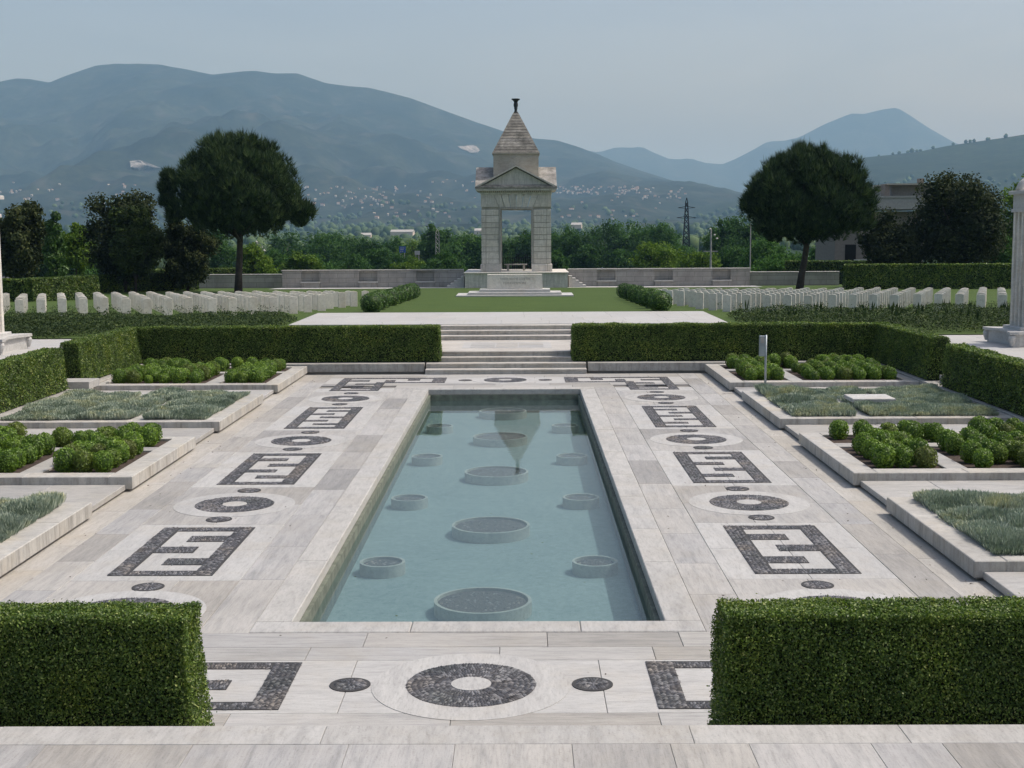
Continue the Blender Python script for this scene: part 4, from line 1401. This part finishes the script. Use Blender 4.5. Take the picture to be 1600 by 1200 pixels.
gable('x', 'pediment', 'memorial', .161, W + .16, EZ, AZ - .091)
for along in 'yx':
    # raking cornice: a thin roof over each gable, open below
    V = []
    th = .24
    for c in (-EX - .02, EX + .02):
        for a, z in ((-EX - .04, EZ), (0, AZ), (EX + .04, EZ), (EX + .04, EZ + th * .7), (0, AZ + th * .55), (-EX - .04, EZ + th * .7)):
            V.append((a, W + c, z - .02 if along == 'x' else z) if along == 'y' else (c, W + a, z - .012))
    Fc = [(0, 1, 4, 5), (1, 2, 3, 4), (6 + 5, 6 + 4, 6 + 1, 6 + 0), (6 + 4, 6 + 3, 6 + 2, 6 + 1)]
    Fc += [(i, i + 6, (i + 1) % 6 + 6, (i + 1) % 6) for i in range(6)]
    Fc = [tuple(reversed(f)) for f in Fc] if along == 'y' else Fc
    MB().add(V, Fc).build('gable_roof', 'pyramid' if along == 'x' else 'memorial', mo)
dr = 1.98
MB().box(-dr, dr, W - dr, W + dr, 8.6, 11.58).build('drum', 'memorial_dark', mo)
MB().box(-dr - .10, dr + .10, W - dr - .10, W + dr + .10, 11.582, 11.70, .02).build('drum_cornice', 'memorial_dark', mo)
MB().add([(-1.97, W - 1.97, 11.7), (1.97, W - 1.97, 11.7), (1.97, W + 1.97, 11.7), (-1.97, W + 1.97, 11.7), (0, W, 15.5)], [(3, 2, 1, 0), (0, 1, 4), (1, 2, 4), (2, 3, 4), (3, 0, 4)]).build('roof_core', 'iron', mo)
nC = 14
for k in range(nC):
    r0 = 2.0 + (.16 - 2.0) * k / nC
    r1 = 2.0 + (.16 - 2.0) * (k + 1) / nC
    z0, z1 = 11.70 + (15.3 - 11.70) * k / nC, 11.70 + (15.3 - 11.70) * (k + 1) / nC
    o = .06
    V = [(x * (r0 + o), W + y * (r0 + o), z0 + .001) for x, y in ((-1, -1), (1, -1), (1, 1), (-1, 1))] + [(x * (r1 + o), W + y * (r1 + o), z1) for x, y in ((-1, -1), (1, -1), (1, 1), (-1, 1))]
    V = [(a, b, c + (.022 if n_ < 4 else -.012)) for n_, (a, b, c) in enumerate(V)]
    MB().add(V, [(3, 2, 1, 0), (4, 5, 6, 7), (0, 1, 5, 4), (1, 2, 6, 5), (2, 3, 7, 6), (3, 0, 4, 7)]).build('roof_course', 'pyramid', mo)
MB().lathe([(.16, 15.3), (.20, 15.36), (.13, 15.42), (.12, 15.6), (.17, 15.66), (.13, 15.72), (.20, 15.9), (.19, 16.1), (.15, 16.22), (.24, 16.36), (.38, 16.46), (.38, 16.52)], 0, W, 20).build('urn', 'bronze', mo, smooth=True)

# things in the doorway
rl = thing('iron_railing', 'black iron railing seen through the memorial doorway', 'railing', (MX, MY + D + 1.3, 1.36))
MB().box(-1.7, 1.7, -.02, .02, .10, .15).box(-1.7, 1.7, -.02, .02, 1.02, 1.08).build('rail', 'iron', rl)
for k in range(17):
    x = -1.65 + 3.3 * k / 16
    MB().box(x - .028, x + .028, -.028, .028, 0, 1.42 if k % 4 in (0, 1) else 1.06).build('bar', 'iron', rl)
arc = [(.36 * math.cos(a), 0, .22 + .5 * math.sin(a)) for a in np.linspace(0, math.pi, 12)]
MB().tube(arc, [.05] * 12, 6).build('arch_bar', 'iron', rl)
tb = thing('stone_bench', 'grey stone bench standing inside the memorial doorway', 'bench', (MX - .05, MY + 3.2, 1.36))
MB().box(-1.05, 1.0, -.3, .3, .50, .60, .01).build('seat', 'ledge', tb)
for s in (-1, 1):
    MB().box(s * .72 - .1, s * .72 + .1, -.25, .25, 0, .50).build('leg', 'ledge', tb)

# paved apron before the wall
ap = ob('apron', MB().box(-9.5, 9.5, 104.0, 118.6, zlawn(104) - .6, zlawn(118) + .035).mesh('apron', 'slab_wx'), kind='structure')
for s in (-1, 1):
    u, v = (9.5, 21) if s > 0 else (-21, -9.5)
    ob('apron', MB().add([(u, 114.2, zlawn(114.2) + .03), (v, 114.2, zlawn(114.2) + .03), (v, 118.8, zlawn(118.8) + .03), (u, 118.8, zlawn(118.8) + .03)], [(0, 1, 2, 3)]).mesh('apron', 'slab_wx'), kind='structure')

# ------------------------------------------------------------------ cemetery wall with its seats
NX = [-18.15, -13.05, -8.0, 8.0, 13.05, 18.15]
ww = thing('memorial_wall', 'long grey stone wall with bench niches either side of the memorial tower', 'wall', (0, 119, 0))
zt = 1.46
edges = [-20.65]
for n_ in NX:
    edges += [n_ - .8, n_ + .8]
edges += [20.65]
for k in range(0, len(edges) - 1):
    a, b = edges[k], edges[k + 1]
    if k % 2 == 0:
        if a < -5 < b or a < 5 < b or (a < 0 < b):
            MB().box(a, -4.6, 0, .7, -.6, zt).build('wall_panel', 'wall', ww)
            MB().box(4.6, b, 0, .7, -.6, zt).build('wall_panel', 'wall', ww)
        else:
            MB().box(a, b, 0, .7, -.6, zt).build('wall_panel', 'wall', ww)
    else:
        MB().box(a, b, .24, .7, -.6, zt).build('niche_back', 'wall', ww)
        MB().box(a + .02, b - .02, -.18, .23, -.3, .42).build('seat_base', 'wall', ww)
        MB().box(a - .06, b + .06, -.28, -.002, .422, .52, .01).build('seat_slab', 'white', ww)
for a, b in ((-20.72, -4.6), (4.6, 20.72)):
    MB().box(a, b, -.06, .76, zt + .002, zt + .10, .02).build('coping', 'ledge', ww)
for s, sn in ((-1, 'left'), (1, 'right')):
    w2 = thing('side_wall', 'lower plain grey wall continuing the memorial wall to the %s, behind a pine' % sn, 'wall', (s * 20.7, 120.6, 0))
    a, b = (0, 8.2) if s > 0 else (-8.2, 0)
    MB().box(a, b, 0, .6, -.6, 1.08).build('wall_panel', 'wall', w2)
    MB().box(a - .03, b + .03, -.05, .65, 1.082, 1.17, .02).build('coping', 'ledge', w2)

# ------------------------------------------------------------------ far hedges
hedge('tall dark green hedge left of the lower wall, behind the headstones', -35.5, 104, -27.0, 113.5, zlawn(110) - .1, 1.55, 1.0, .9, 420, .15)
hedge('dark green hedge at the far left behind the headstones', -52, 84, -29.6, 83, zlawn(84) - .05, 1.45, 1.0, .9, 420, .14)
hedge('sunlit green hedge end facing the pool, far left behind the headstones', -29.9, 82.6, -27.3, 87.5, zlawn(85) - .05, 1.5, 1.0, .9, 520, .14, 'hedge_lt')
hedge('tall dark green hedge behind the right headstones, below the evergreens', 25.6, 105, 52, 103, zlawn(104) - .05, 1.95, 1.1, 1.0, 420, .15)
hedge('lighter hedge behind the right side wall, beside the pine trunk', 25.5, 128, 36, 124.5, -2.2, 4.15, 1.6, 1.4, 160, .2, 'hedge_lt')
hedge('lighter hedge behind the left side wall, beside the pine trunk', -37, 122.5, -25.5, 127, -2.2, 3.75, 1.6, 1.4, 160, .2, 'hedge_lt')

# ------------------------------------------------------------------ trees
def limb_mesh(specs, seg=7):
    mb = MB()
    for pts, rad in specs:
        mb.tube(pts, rad, seg)
    return mb

def pine(label, base, lean, crown_c, rx, rz_up, rz_dn, lobes, seed):
    r = np.random.default_rng(seed)
    t = thing('pine_tree', label, 'tree', base)
    B = np.array(base)
    cc = np.array(crown_c) - B
    fork = cc + np.array([0, 0, -rz_dn - .1])
    pts = [(0, 0, -.2), tuple(fork * np.array([.30, 0, .33])), tuple(fork * np.array([.7, 0, .66])), tuple(fork), tuple(cc + np.array([0, 0, rz_up * .25]))]
    limb_mesh([(pts, [.34, .27, .24, .22, .09])], 10).build('trunk', 'bark', t, smooth=True)
    specs = []
    for k in range(13):
        a = k * 2.4 + r.uniform(-.3, .3)
        e = cc + np.array([math.cos(a) * rx * .75, math.sin(a) * rx * .75, r.uniform(-.35, .45) * rz_up])
        st_ = fork + np.array([0, 0, r.uniform(-.3, 1.2)])
        md = st_ * .5 + e * .5 + np.array([0, 0, -.35])
        specs.append(([tuple(st_), tuple(md), tuple(e)], [.11, .07, .02]))
    limb_mesh(specs, 6).build('limbs', 'bark', t, smooth=True)
    cl = []
    n1 = 330
    for k in range(n1):
        if k % 3:
            zz = 1 - 2 * (k + .5) / n1
            aa = k * 2.39996
            d = np.array([math.sqrt(1 - zz * zz) * math.cos(aa), math.sqrt(1 - zz * zz) * math.sin(aa), zz])
            q = r.uniform(.72, .97)
        else:
            d = unit(r.normal(size=3))
            q = r.uniform(.25, .75)
        bx = (1.0 + .06 * math.sin(3 * math.atan2(d[1], d[0]) + seed)) * (1.0 + .10 * (1 - abs(d[2])))
        z = math.copysign(abs(d[2]) ** .9, d[2]) * (rz_up if d[2] > 0 else rz_dn)
        cl.append((cc + np.array([d[0] * rx * bx * q, d[1] * rx * bx * q, z * q]), r.uniform(.62, .95)))
    for lx, lz, lr in lobes:
        for k in range(14):
            d = unit(r.normal(size=3)) * r.uniform(.3, 1)
            cl.append((np.array([lx, 0, lz]) - np.array([B[0], 0, B[2]]) + d * lr, .42))
    P, Dn = [], []
    for c, rad in cl:
        k = int(60 * rad)
        d = unit(r.normal(size=(k, 3)) + np.array([0, 0, .55]))
        P.append(c + d * rad * r.uniform(.55, 1.05, (k, 1)) * np.array([1, 1, .8]))
        Dn.append(unit(d * .7 + np.array([0, 0, .95])))
    P, Dn = np.concatenate(P), np.concatenate(Dn)
    # every tuft: a fan of long narrow needles
    nn = 9
    n = len(P)
    base_ = np.repeat(P, nn, 0)
    dd = unit(np.repeat(Dn, nn, 0) + r.normal(0, .42, (n * nn, 3)))
    ln = r.uniform(.26, .55, (n * nn, 1)) * (1 + .55 * np.clip(dd[:, 2:3], 0, 1))
    sd_ = unit(np.cross(dd, r.normal(size=(n * nn, 3)))) * .026
    V = np.stack([base_ - sd_, base_ + sd_, base_ + dd * ln], 1).reshape(-1, 3)
    ob('crown', mesh_np('crown', V, np.arange(len(V)).reshape(-1, 3), 'pine', rnd=np.repeat(np.repeat(r.random(n), nn), 3)), t)
    return t

bL = at(372, 449, Y=104); bL[2] = zlawn(104)
pine('tall umbrella pine with rounded dark crown left of the memorial tower', tuple(bL), 0, (-21.15, 104, 7.55), 4.4, 4.5, 3.0,
     [(-26.55, 9.0, .22), (-26.7, 8.1, .28), (-26.6, 7.1, .32), (-26.2, 6.1, .4), (-15.9, 6.4, .55), (-16.6, 5.8, .6)], 5)
bR = at(1249, 447, Y=104); bR[2] = zlawn(104)
pine('tall umbrella pine with rounded dark crown right of the memorial tower', tuple(bR), 0, (22.45, 104, 6.75), 4.3, 4.15, 2.9,
     [(18.2, 6.6, .8), (26.7, 5.2, .7), (19.6, 4.6, .7)], 9)

def broadleaf(name, label, x, y, zg, ztop, halfw, mat, leaf, nleaf, seed, group=None, trunk=True, low=.12, narrow=1.0, cat='tree'):
    r = np.random.default_rng(seed)
    nleaf = int(nleaf * 1.9)
    leaf *= .88
    t = thing(name, label, cat, (x, y, zg), group=group)
    H_ = ztop - zg
    z0 = H_ * low
    cz, rz = (H_ + z0) / 2, (H_ - z0) / 2
    ncl = 60
    d = unit(r.normal(size=(ncl, 3)))
    q = r.uniform(.35, .88, (ncl, 1))
    C = d * q * np.array([halfw, halfw, rz])
    C[:, 2] += cz
    if narrow < 1:
        C[:, :2] *= (1 - (1 - narrow) * ((C[:, 2:3] - z0) / (H_ - z0)))
    rad = r.uniform(.22, .42, ncl) * halfw
    ci = r.choice(ncl, nleaf, p=rad ** 2 / (rad ** 2).sum())
    dl = unit(r.normal(size=(nleaf, 3)) + np.array([0, 0, .2]))
    P = C[ci] + dl * rad[ci][:, None] * r.uniform(.6, 1.05, (nleaf, 1)) * np.array([1, 1, min(1.0, rz / halfw)])
    P[:, 2] = np.clip(P[:, 2], .1, None)
    V, Fc, R = leaf_quads(P, dl, leaf, .7, .7)
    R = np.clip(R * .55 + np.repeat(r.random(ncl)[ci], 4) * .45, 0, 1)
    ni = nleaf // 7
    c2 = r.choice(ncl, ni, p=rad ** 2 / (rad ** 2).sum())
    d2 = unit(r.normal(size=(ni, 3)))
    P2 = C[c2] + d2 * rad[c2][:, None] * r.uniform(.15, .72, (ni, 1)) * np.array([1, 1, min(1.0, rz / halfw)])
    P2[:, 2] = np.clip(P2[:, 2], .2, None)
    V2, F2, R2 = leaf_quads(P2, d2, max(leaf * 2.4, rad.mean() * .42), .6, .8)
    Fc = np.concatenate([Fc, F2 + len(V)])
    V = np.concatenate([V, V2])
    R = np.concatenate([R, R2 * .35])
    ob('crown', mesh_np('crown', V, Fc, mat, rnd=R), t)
    if trunk:
        tr = max(.08, halfw * .06)
        sp_ = [([(0, 0, -.3), (0, 0, z0 + .2 * H_), (0, 0, H_ * .7)], [tr, tr * .8, tr * .3])]
        for k in range(5):
            e = C[k]
            sp_.append(([(0, 0, z0 * .7 + .1 * H_), tuple(e * np.array([.5, .5, .7])), tuple(e)], [tr * .6, tr * .4, tr * .12]))
        limb_mesh(sp_, 6).build('trunk', 'bark', t, smooth=True)
    return t

def tree_px(name, label, px, pytop, wpx, Y, mat, leaf, nleaf, seed, zg=None, **k):
    p = at(px, pytop, Y=Y)
    zg = float(h_plain(p[0], Y)) if zg is None else zg
    return broadleaf(name, label, p[0], Y, zg, p[2], wpx * Y / FPX / 2, mat, leaf, nleaf, seed, **k)

# evergreens left
tree_px('oak_tree', 'brownish evergreen at the left picture edge behind the pillar', 25, 312, 95, 96, 'oak', .24, 6500, 31, zlawn(96))
tree_px('cypress_tree', 'narrow upright dark green tree between the two left evergreens', 82, 312, 42, 92, 'ball_dark', .20, 5200, 32, zlawn(92), narrow=.45, low=.05)
tree_px('shrub_tree', 'light yellow green bushy tree right of the narrow upright tree', 116, 345, 60, 118, 'leaf_y', .26, 2600, 33, zlawn(118))
tree_px('oak_tree', 'dark broad evergreen with green top left of the tall pine', 190, 296, 128, 108, 'oak', .24, 9500, 34, zlawn(108), low=.03)
tree_px('oak_tree', 'greener rounded evergreen crown on the right side of the broad evergreen', 207, 312, 84, 105, 'oak_green', .24, 5200, 38, zlawn(105), low=.04)
tree_px('oak_tree', 'low dark evergreen under the left side of the tall pine', 290, 338, 90, 110, 'oak', .24, 6000, 35, zlawn(110), low=.03)
tree_px('shrub_tree', 'yellow green shrub behind the left side wall beside the pine trunk', 402, 375, 70, 140, 'leaf_y', .28, 2400, 36)
# evergreens right
tree_px('oak_tree', 'large very dark evergreen in front of the house on the right', 1506, 262, 165, 112, 'oak', .25, 11000, 41, zlawn(112), low=.05)
tree_px('oak_tree', 'lower dark evergreen with bare stems left of the large one', 1398, 332, 108, 112, 'oak', .24, 7000, 42, zlawn(112), low=.10)
tree_px('shrub_tree', 'green leafy tree beside the right pillar', 1572, 372, 62, 120, 'leaf', .26, 3000, 43, zlawn(120))
tree_px('leafy_tree', 'bright green tree top above the right pillar', 1604, 264, 90, 150, 'leaf_y', .3, 3600, 44)
tree_px('leafy_tree', 'leafy green tree behind the trunk of the right pine', 1225, 392, 110, 150, 'leaf', .3, 3600, 45)

# the belt of trees behind the wall
BELT = [(335, 352, 60, 230, 'leaf'), (432, 385, 66, 190, 'leaf'), (470, 392, 60, 175, 'leaf_y'), (448, 362, 70, 330, 'leaf'), (505, 366, 74, 300, 'leaf'), (522, 350, 60, 340, 'leaf'), (488, 398, 70, 200, 'leaf'),
        (548, 368, 60, 330, 'leaf'), (545, 396, 70, 210, 'leaf'), (582, 372, 60, 300, 'leaf'), (600, 388, 70, 230, 'leaf'), (640, 402, 60, 200, 'leaf_y'), (618, 370, 50, 360, 'leaf'), (652, 372, 60, 340, 'leaf_y'),
        (677, 342, 42, 310, 'leaf'), (700, 358, 60, 320, 'leaf'), (726, 360, 60, 300, 'leaf'), (690, 396, 70, 190, 'leaf'), (748, 362, 50, 300, 'leaf'), (768, 372, 50, 320, 'leaf'), (795, 364, 60, 330, 'leaf'), (822, 356, 50, 330, 'leaf'),
        (858, 350, 60, 330, 'leaf'), (886, 348, 56, 320, 'leaf'), (908, 352, 60, 300, 'leaf'), (868, 392, 44, 200, 'leaf'), (915, 382, 50, 260, 'leaf'), (945, 342, 66, 340, 'leaf'), (978, 338, 70, 340, 'leaf'),
        (1010, 338, 66, 340, 'leaf'), (1038, 344, 52, 330, 'leaf'), (975, 390, 60, 260, 'leaf'), (1026, 378, 84, 200, 'leaf_y'), (1068, 378, 40, 300, 'leaf'), (1092, 392, 70, 190, 'leaf_y'), (1128, 338, 50, 280, 'leaf'), (1152, 334, 62, 280, 'leaf'),
        (1180, 340, 60, 280, 'leaf'), (1150, 385, 80, 210, 'leaf'), (1196, 376, 70, 190, 'leaf'), (1290, 385, 60, 200, 'leaf'), (120, 352, 70, 200, 'leaf'), (60, 372, 60, 200, 'leaf')]
NTH = ['first', 'second', 'third', 'fourth', 'fifth', 'sixth', 'seventh', 'eighth', 'ninth', 'tenth', 'eleventh', 'twelfth', 'thirteenth', 'fourteenth', 'fifteenth', 'sixteenth', 'seventeenth', 'eighteenth', 'nineteenth', 'twentieth']
for fam, nm in (('leaf', 'dark green'), ('leaf_y', 'light yellow green')):
    lst = sorted([b for b in BELT if b[4] == fam])
    for i, (px, pyt, w, Y, mat) in enumerate(lst):
        half = i < (len(lst) + 1) // 2
        nth = NTH[i] if half else NTH[len(lst) - 1 - i]
        tree_px('leafy_tree', '%s from %s of the %s trees behind the memorial wall' % (nth.capitalize(), 'left' if half else 'right', nm), px, pyt, w * (1.25 if Y > 270 else 1.05), Y, mat, .36 if Y < 250 else .5, 2800, 200 + i + (50 if fam == 'leaf' else 0), group='belt of trees behind the memorial wall', low=.02)

# ------------------------------------------------------------------ house on the right
hb = at(1375, 410, Y=150)
zh = float(h_plain(hb[0], 150))
def hz(py): return at(1400, py, Y=150)[2] - zh
def hx(px): return (px - 1375) * 150 / FPX
hs = thing('house', 'grey flat roofed concrete house half hidden by evergreens on the right', 'house', (hb[0], 150, zh))
MB().box(hx(1311), hx(1450), 2, 12, -.5, hz(330)).build('wall', 'lichen_concrete', hs)
bal = MB().box(hx(1350), hx(1460), 0, 12.5, hz(327), hz(307)).build('balcony', 'concrete', hs)
MB().box(hx(1350), hx(1460), -.1, .05, hz(309), hz(306)).build('parapet_cap', 'concrete', bal)
MB().box(hx(1402), hx(1480), 3, 11, hz(308), hz(289)).build('upper_storey', 'concrete', hs)
rf = MB().box(hx(1388), hx(1490), 1, 12, hz(288.5), hz(286)).build('roof', 'memorial_dark', hs)
MB().box(hx(1385), hx(1393), 1.5, 3, hz(307), hz(287)).build('chimney', 'lichen_concrete', hs)
MB().box(hx(1449), hx(1456), 4, 5, hz(286), hz(277)).build('chimney', 'lichen_concrete', hs)
for a, b, c, d in ((1327, 1344, 412, 382), (1355, 1372, 345, 332)):
    wn_ = MB().box(hx(a), hx(b), 1.93, 1.99, hz(c), hz(d)).build('window', 'iron', hs)
    MB().box(hx(a) - .08, hx(b) + .08, 1.9, 1.99, hz(c) - .12, hz(c)).build('sill', 'concrete', wn_)
MB().box(hx(1334), hx(1368), -.3, -.1, -.5, hz(405)).build('garden_fence', 'white', hs)

# ------------------------------------------------------------------ masts, poles, signs, cars
def lattice(name, label, px, pyb, pyt, Y, wb, wt, mat, arms=0, rr=.05):
    p = at(px, pyb, Y=Y)
    zg = float(h_plain(p[0], Y))
    zt_ = at(px, pyt, Y=Y)[2]
    h = zt_ - zg
    t = thing(name, label, 'mast', (p[0], Y, zg))
    mb = MB()
    nst = 12
    for sx2 in (-1, 1):
        for sy2 in (-1, 1):
            mb.tube([(sx2 * wb, sy2 * wb, 0), (sx2 * wt, sy2 * wt, h * .94), (0, 0, h)], [rr, rr, rr], 4)
    mb.build('frame', mat, t)
    mb = MB()
    for k in range(nst):
        f0, f1 = k / nst * .94, (k + 1) / nst * .94
        a0, a1 = wb + (wt - wb) * f0 / .94, wb + (wt - wb) * f1 / .94
        for q in (-1, 1):
            mb.tube([(-a0, q * a0, h * f0), (a1, q * a1, h * f1)], [rr * .6] * 2, 3)
            mb.tube([(a0, q * a0, h * f0), (-a1, q * a1, h * f1)], [rr * .6] * 2, 3)
    mb.build('bracing', mat, t)
    for k in range(arms):
        z_ = h * (.86 - .14 * k)
        l_ = 3.0 + .5 * k
        MB().tube([(-l_, 0, z_), (0, 0, z_ + .5), (l_, 0, z_)], [rr * .8] * 3, 4).tube([(-l_, 0, z_), (0, 0, z_ - .2), (l_, 0, z_)], [rr * .6] * 3, 4).build('arm', mat, t)
    return t
lattice('electricity_pylon', 'dark lattice electricity pylon rising above the trees right of the memorial', 1072, 410, 309, 480, 1.6, .35, 'iron', 2, .16)
lt = lattice('light_mast', 'slim pale lattice mast left of the memorial tower', 684, 415, 358, 300, .55, .35, 'concrete', 0, .06)
def pole(label, px, pyt, Y, r, cross):
    p = at(px, pyt, Y=Y)
    zg = float(h_plain(p[0], Y))
    t = thing('utility_pole', label, 'pole', (p[0], Y, zg))
    h = p[2] - zg
    MB().tube([(0, 0, 0), (0, 0, h)], [r, r * .7], 8).build('post', 'concrete', t)
    if cross:
        MB().box(-.9, .9, -.06, .06, h * .62, h * .62 + .12).build('crossarm', 'concrete', t)
        for k, (a, b) in enumerate(((.45, .9), (.75, .84), (-.1, 1.0))):
            MB().lathe([(.05, h * b - .1), (.16, h * b), (.05, h * b + .14)], a, 0, 8).build('insulator', 'white', t)
pole('concrete utility pole with insulators behind the right part of the wall', 1111, 358, 170, .14, True)
pole('thin pale pole behind the right end of the memorial wall', 1173, 348, 140, .07, False)
pole('pale utility pole with crossarm right of the left pine trunk', 402, 378, 150, .12, True)
def sign(label, px, py, wpx, hpx, Y, col, frame, text=None):
    p = at(px, py + hpx / 2, Y=Y)
    zg = float(h_plain(p[0], Y))
    w, h = wpx * Y / FPX, hpx * Y / FPX
    t = thing('road_sign', label, 'sign', (p[0], Y, zg))
    z_ = p[2] - zg
    for q in (-.3, .3):
        MB().tube([(q * w, .05, 0), (q * w, .05, z_ + h)], [.06, .06], 6).build('post', 'concrete', t)
    MB().box(-w / 2, w / 2, -.05, 0, z_, z_ + h).build('panel', col, t)
    for k in range(3):
        MB().box(-w * .36, w * (.1 + .1 * k), -.07, -.051, z_ + h * (.2 + .25 * k), z_ + h * (.28 + .25 * k)).build('stripe', frame, t)
M['blue'] = plain('blue sign paint', (.03, .08, .30), .5)
M['red'] = plain('red paint', (.45, .05, .04), .5)
sign('blue road sign among the trees left of the memorial', 629, 390, 10, 10, 280, 'blue', 'white')
sign('white roadside board beside the blue sign', 652, 395, 8, 6, 280, 'white', 'concrete')
sign('white roadside board with red underline right of the memorial', 902, 407, 11, 6, 280, 'white', 'red')
sign('white upright roadside sign right of the red underlined board', 933, 405, 7, 10, 280, 'white', 'concrete')
def car(label, px, Y, mat):
    p = at(px, 420, Y=Y)
    zg = at(px, 424, Y=Y)[2] - .62
    t = thing('car', label, 'car', (p[0], Y, zg))
    prof = [(-2.0, .3), (2.0, .3), (2.05, .75), (1.2, .9), (.6, 1.42), (-1.0, 1.45), (-1.7, .95), (-2.05, .85)]
    V = [(x, -.85, z) for x, z in prof] + [(x, .85, z) for x, z in prof]
    k = len(prof)
    MB().add(V, [tuple(range(k)), tuple(range(2 * k - 1, k - 1, -1))] + [(i, i + k, (i + 1) % k + k, (i + 1) % k) for i in range(k)]).build('body', mat, t)
    MB().add([(-.95, -.87, .95), (.75, -.87, .95), (.45, -.87, 1.36), (-.85, -.87, 1.36)], [(0, 1, 2, 3)]).build('window', 'iron', t)
    for x in (-1.25, 1.3):
        for y in (-.8, .8):
            whl = MB()
            whl.tube([(x, y - .1, .32), (x, y + .1, .32)], [.32, .32], 14)
            whl.build('wheel', 'iron', t)
    MB().box(-40, 40, -3, 3, -zg * 0 - 6, 0).build
    return zg
zr = car('white car passing behind the wall, right of the roadside signs', 959, 275, 'white')
car('grey car passing behind the wall, left of the white car', 939, 276, 'galv')
ob('road', MB().box(-260, 260, 270.5, 281, -14, zr - .005).mesh('road', 'mortar'), kind='structure')

# ------------------------------------------------------------------ houses in the valley and on the slopes
def house_mesh(w, d, h, wall, roof, k):
    me = MB()
    me.box(-w / 2, w / 2, -d / 2, d / 2, -3, h)
    nq = len(me.F)
    e = .5
    me.add([(-w / 2 - e, -d / 2 - e, h), (w / 2 + e, -d / 2 - e, h), (w / 2 + e, d / 2 + e, h), (-w / 2 - e, d / 2 + e, h), (-w / 2 - e, 0, h + d * .28), (w / 2 + e, 0, h + d * .28)],
           [(0, 1, 5, 4), (2, 3, 4, 5), (1, 2, 5), (3, 0, 4), (3, 2, 1, 0)])
    m_ = me.mesh('village_house', wall)
    m_.materials.append(M[roof])
    for i, p in enumerate(m_.polygons):
        p.material_index = 0 if i < nq else 1
    return m_
M['tile'] = plain('roof tiles', (.30, .17, .12), .9, var=.3, scale=.3)
M['hwall'] = plain('house walls', (.38, .37, .35), .9)
M['hwall2'] = plain('cream house walls', (.58, .50, .42), .9)
HM = [house_mesh(11, 9, 6, 'hwall', 'tile', 0), house_mesh(14, 9, 7, 'hwall2', 'tile', 1), house_mesh(9, 9, 8, 'hwall', 'hwall2', 2)]
HSH = house_mesh(46, 18, 5, 'hwall2', 'hwall', 3)
r_ = np.random.default_rng(77)
spots = []
def cluster(n, px0, px1, py0, py1, name):
    for _ in range(n):
        spots.append((r_.uniform(px0, px1), r_.uniform(py0, py1), name))
cluster(26, 0, 240, 285, 320, 'left foothills, left of the tall pine')
cluster(60, 470, 620, 292, 325, 'slope between the tall pine and the memorial')
cluster(36, 560, 745, 278, 345, 'lower slope just left of the memorial')
cluster(70, 868, 1000, 292, 304, 'hillside village right of the memorial')
cluster(30, 960, 1075, 293, 312, 'village end towards the pylon')
cluster(22, 868, 1060, 308, 345, 'fields below the village right of the memorial')
nhs = 0
for px, py, nm in spots:
    h = terrain_hit(px, py)
    if h is None:
        continue
    o = ob('village_house', HM[nhs % 3], loc=(h[0], h[1], h[2]), rz=r_.uniform(-.6, .6), scale=[v * r_.uniform(.45, .8) for v in (1, 1, .9)] if h[1] > 2500 else (.5, .5, .5),
           label='small pale house on the %s' % nm, cat='house', group='far houses, %s' % nm)
    nhs += 1
for px, py, lb in ((629, 359, 'long white roofed shed on the plain left of the memorial'), (572, 364, 'pale shed on the plain between pine and memorial'), (750, 357, 'white shed at the left edge of the memorial tower'), (901, 348, 'white shed on the plain right of the memorial')):
    Y = 1500.
    p = at(px, py, Y=Y)
    ob('shed', HSH, loc=(p[0], Y, p[2] - 4.8), rz=r_.uniform(-.2, .2), label=lb, cat='shed', scale=(.25 if px != 629 else .55, .6, .5))
print('houses', nhs)

# ------------------------------------------------------------------ haze
M['haze'] = bpy.data.materials.new('haze')
M['haze'].use_nodes = True
ht = M['haze'].node_tree
ht.nodes.remove(ht.nodes['Principled BSDF'])
pv = ht.nodes.new('ShaderNodeVolumePrincipled')
pv.inputs['Color'].default_value = (.38, .68, 1.0, 1)
pv.inputs['Absorption Color'].default_value = (.6, .6, .6, 1)
pv.inputs['Density'].default_value = 9.6e-5
pv.inputs['Anisotropy'].default_value = 0.0
ht.links.new(pv.outputs[0], ht.nodes['Material Output'].inputs['Volume'])
ob('haze', MB().box(-26000, 26000, -3200, 26500, -90, 1300).mesh('haze', 'haze'), kind='stuff', label='thin blue haze over the valley', cat='haze')
print('scene done')
